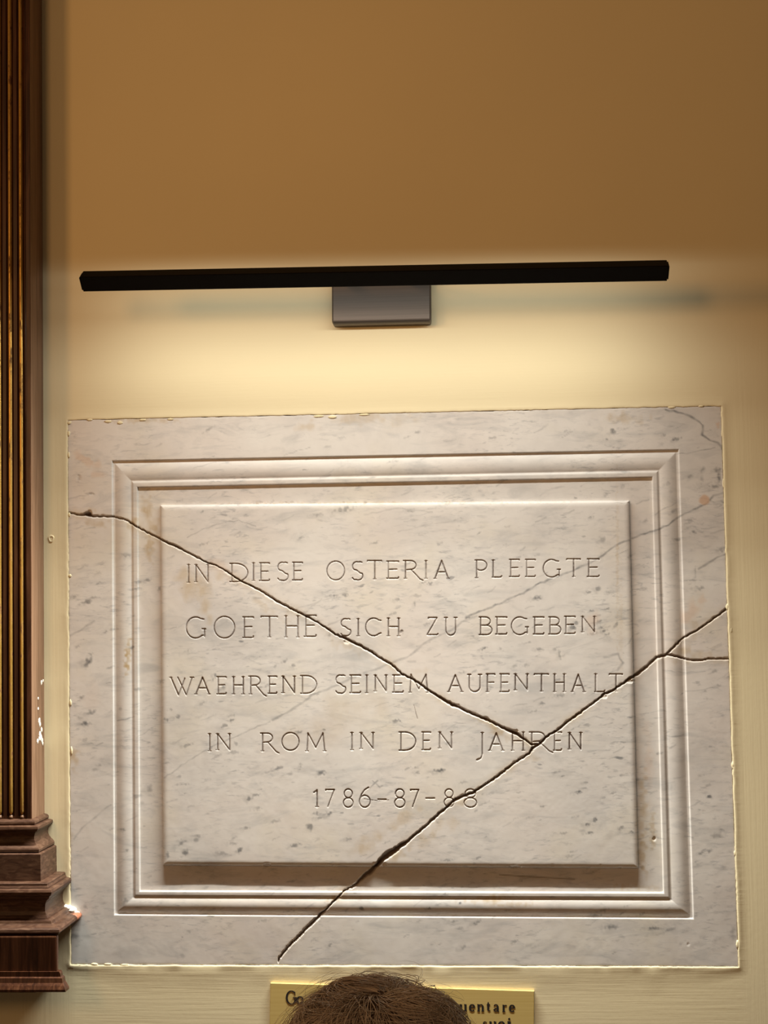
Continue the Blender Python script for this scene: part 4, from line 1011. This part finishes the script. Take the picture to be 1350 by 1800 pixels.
        for k in range(13):
            a = math.radians(-100 + 300 * k / 12); cx_, cz_ = .013 * math.cos(a) * (1 + .2 * math.sin(a)), .028 * math.sin(a)
            rr.append([Vector((X + s * (.072 + .010 + .005 * math.cos(b)), Y - .008 - cx_ * (1 + .25 * math.sin(b)), gz - .024 + cz_ * (1 + .12 * math.sin(b)))) for b in [2 * math.pi * i / 8 for i in range(8)]])
        loft(bm, rr)
        rr = [[Vector((X + s * xx, Y - .008 + ry_ * math.cos(b), gz - .024 + rz_ * math.sin(b))) for b in [2 * math.pi * i / 12 for i in range(12)]] for xx, ry_, rz_ in ((.064, .010, .024), (.074, .011, .026), (.079, .008, .022))]
        loft(bm, rr); er = bm_obj('ear', bm, skin, None, True); er.parent = h
    # hair: cap beneath and thousands of single strands combed out from a whorl on the crown
    HA, HB, HC_ = .0915, .104, top - gz - .013
    def surf(u, w, k=1.0):                              # u: angle from the top, w: azimuth
        return Vector((math.sin(u) * math.cos(w) * HA * k, math.sin(u) * math.sin(w) * HB * k - .006, math.cos(u) * HC_ * k))
    bm = bmesh.new(); rr = []
    for j in range(1, 19):
        ring = []
        for i in range(40):
            w = 2 * math.pi * i / 40; lim = 1.22 if math.sin(w) > .35 else (1.75 if math.sin(w) > -.2 else 2.15)
            p = surf(lim * j / 18, w, .925); ring.append(C0 + p)
        rr.append(ring)
    loft(bm, rr, True, False); bm.faces.new([v for v in bm.verts][:40])
    capm = mat_simple('hair undercoat', (.13, .085, .06), .9, 0, .3, 120)
    parent_keep(bm_obj('hair_undercoat', bm, capm, None, True), root)
    N, S = 10500, 10
    whorl = np.array([.003, -.014])                     # offset of the crown in plan (m)
    rng = np.random.default_rng(11)
    # clumps share a direction and a lift
    NC = 190
    cu = rng.uniform(.05, 2.0, NC); cw = rng.uniform(0, 2 * math.pi, NC)
    ck = rng.normal(0, .42, NC); cl = rng.uniform(.2, 1.0, NC) ** 1.5; cb = rng.uniform(0, 1, NC); cc = rng.normal(0, 1, NC)
    cpos = np.array([surf(a, b) for a, b in zip(cu, cw)])
    P = np.zeros((N, S, 3)); shade = np.zeros(N); rad = np.zeros((N, S))
    for i in range(N):
        u = 2.05 * math.sqrt(rng.random()) * .97; w = rng.uniform(0, 2 * math.pi)
        if math.sin(w) > .35 and u > 1.15: u = rng.uniform(.05, 1.1)
        p = np.array(surf(u, w, .93)); ci = int(np.argmin(((cpos - p) ** 2).sum(1)))
        stray = rng.random() < .07
        dirx = (p[:2] - whorl) * np.array([1.5, 1.0]); ln = np.hypot(*dirx) + 1e-6; dirx /= ln
        swirl = 1.1 * math.exp(-ln / .03) + 1.25 * ck[ci] + rng.normal(0, .12)
        ca, sa = math.cos(swirl), math.sin(swirl)
        dirh = np.array([dirx[0] * ca - dirx[1] * sa, dirx[0] * sa + dirx[1] * ca])
        length = rng.uniform(.05, .10) * (1.15 if u < .8 else .9)
        lift = .003 + min(1.0, .3 + ln / .035) * .019 * cl[ci] + rng.uniform(0, .004) + (.009 * rng.random() if stray else 0)
        q = p.copy(); dvec = np.array([dirh[0], dirh[1], 0.0])
        lift += .005 * math.exp(-((abs(p[0] - .003) - .040) / .018) ** 2) * (1 if p[2] > .03 else .3)
        curl = rng.normal(0, .08) + cc[ci] * .17
        for s in range(S):
            t = s / (S - 1)
            nrm = np.array([q[0] / HA ** 2, (q[1] + .006) / HB ** 2, q[2] / HC_ ** 2]); nrm /= np.linalg.norm(nrm) + 1e-9
            pt = nrm * lift * (math.sin(min(1, t * 1.5) * math.pi / 2) * (1 - .75 * t ** 2.2) if not stray else math.sin(t * 1.9))
            P[i, s] = q + pt
            dvec = dvec - nrm * dvec.dot(nrm); dvec[2] -= .10; dvec = dvec - nrm * dvec.dot(nrm); dvec /= np.linalg.norm(dvec) + 1e-9
            side = np.cross(nrm, dvec); dvec = dvec + side * curl; dvec /= np.linalg.norm(dvec)
            # clumping: strands of a clump run together towards their tips
            tgt = cpos[ci] * .93; off = (tgt - q); off -= nrm * off.dot(nrm); off -= dvec * off.dot(dvec)
            q = q + dvec * length / (S - 1) + off * .10 * (0 if stray else 1)
            k = math.sqrt((q[0] / HA) ** 2 + ((q[1] + .006) / HB) ** 2 + (q[2] / HC_) ** 2) / .93
            q = np.array([q[0] / k, (q[1] + .006) / k - .006, q[2] / k])
            rad[i, s] = (.00034 if not stray else .00016) * (1 - .7 * t ** 2) * (1.0 + .3 * rng.random())
        shade[i] = np.clip(.33 + .45 * cb[ci] + rng.normal(0, .20), 0, 1)
    Pw = P + np.array(C0)
    tan = np.gradient(Pw, axis=1); tan /= np.linalg.norm(tan, axis=2)[..., None] + 1e-12
    a1 = np.cross(tan, np.array([.31, .2, .93])); a1 /= np.linalg.norm(a1, axis=2)[..., None] + 1e-12; a2 = np.cross(tan, a1)
    ringv = np.stack([Pw + (a1 * math.cos(b) + a2 * math.sin(b)) * rad[..., None] for b in (0, 2.094, 4.189)], 2)   # N,S,3,3
    idx = np.arange(N * S * 3).reshape(N, S, 3)
    Q = np.concatenate([np.stack([idx[:, :-1, k], idx[:, :-1, (k + 1) % 3], idx[:, 1:, (k + 1) % 3], idx[:, 1:, k]], -1).reshape(-1, 4) for k in range(3)])
    me = mesh_np('hair', ringv.reshape(-1, 3), Q)
    a = me.attributes.new('strand', 'FLOAT_COLOR', 'POINT'); sh = np.repeat(shade, S * 3); a.data.foreach_set('color', np.stack([sh, sh, sh, np.ones_like(sh)], 1).astype(np.float32).ravel())
    o = link('hair', me, hm); parent_keep(o, root); o['kind'] = 'stuff'
build_person()
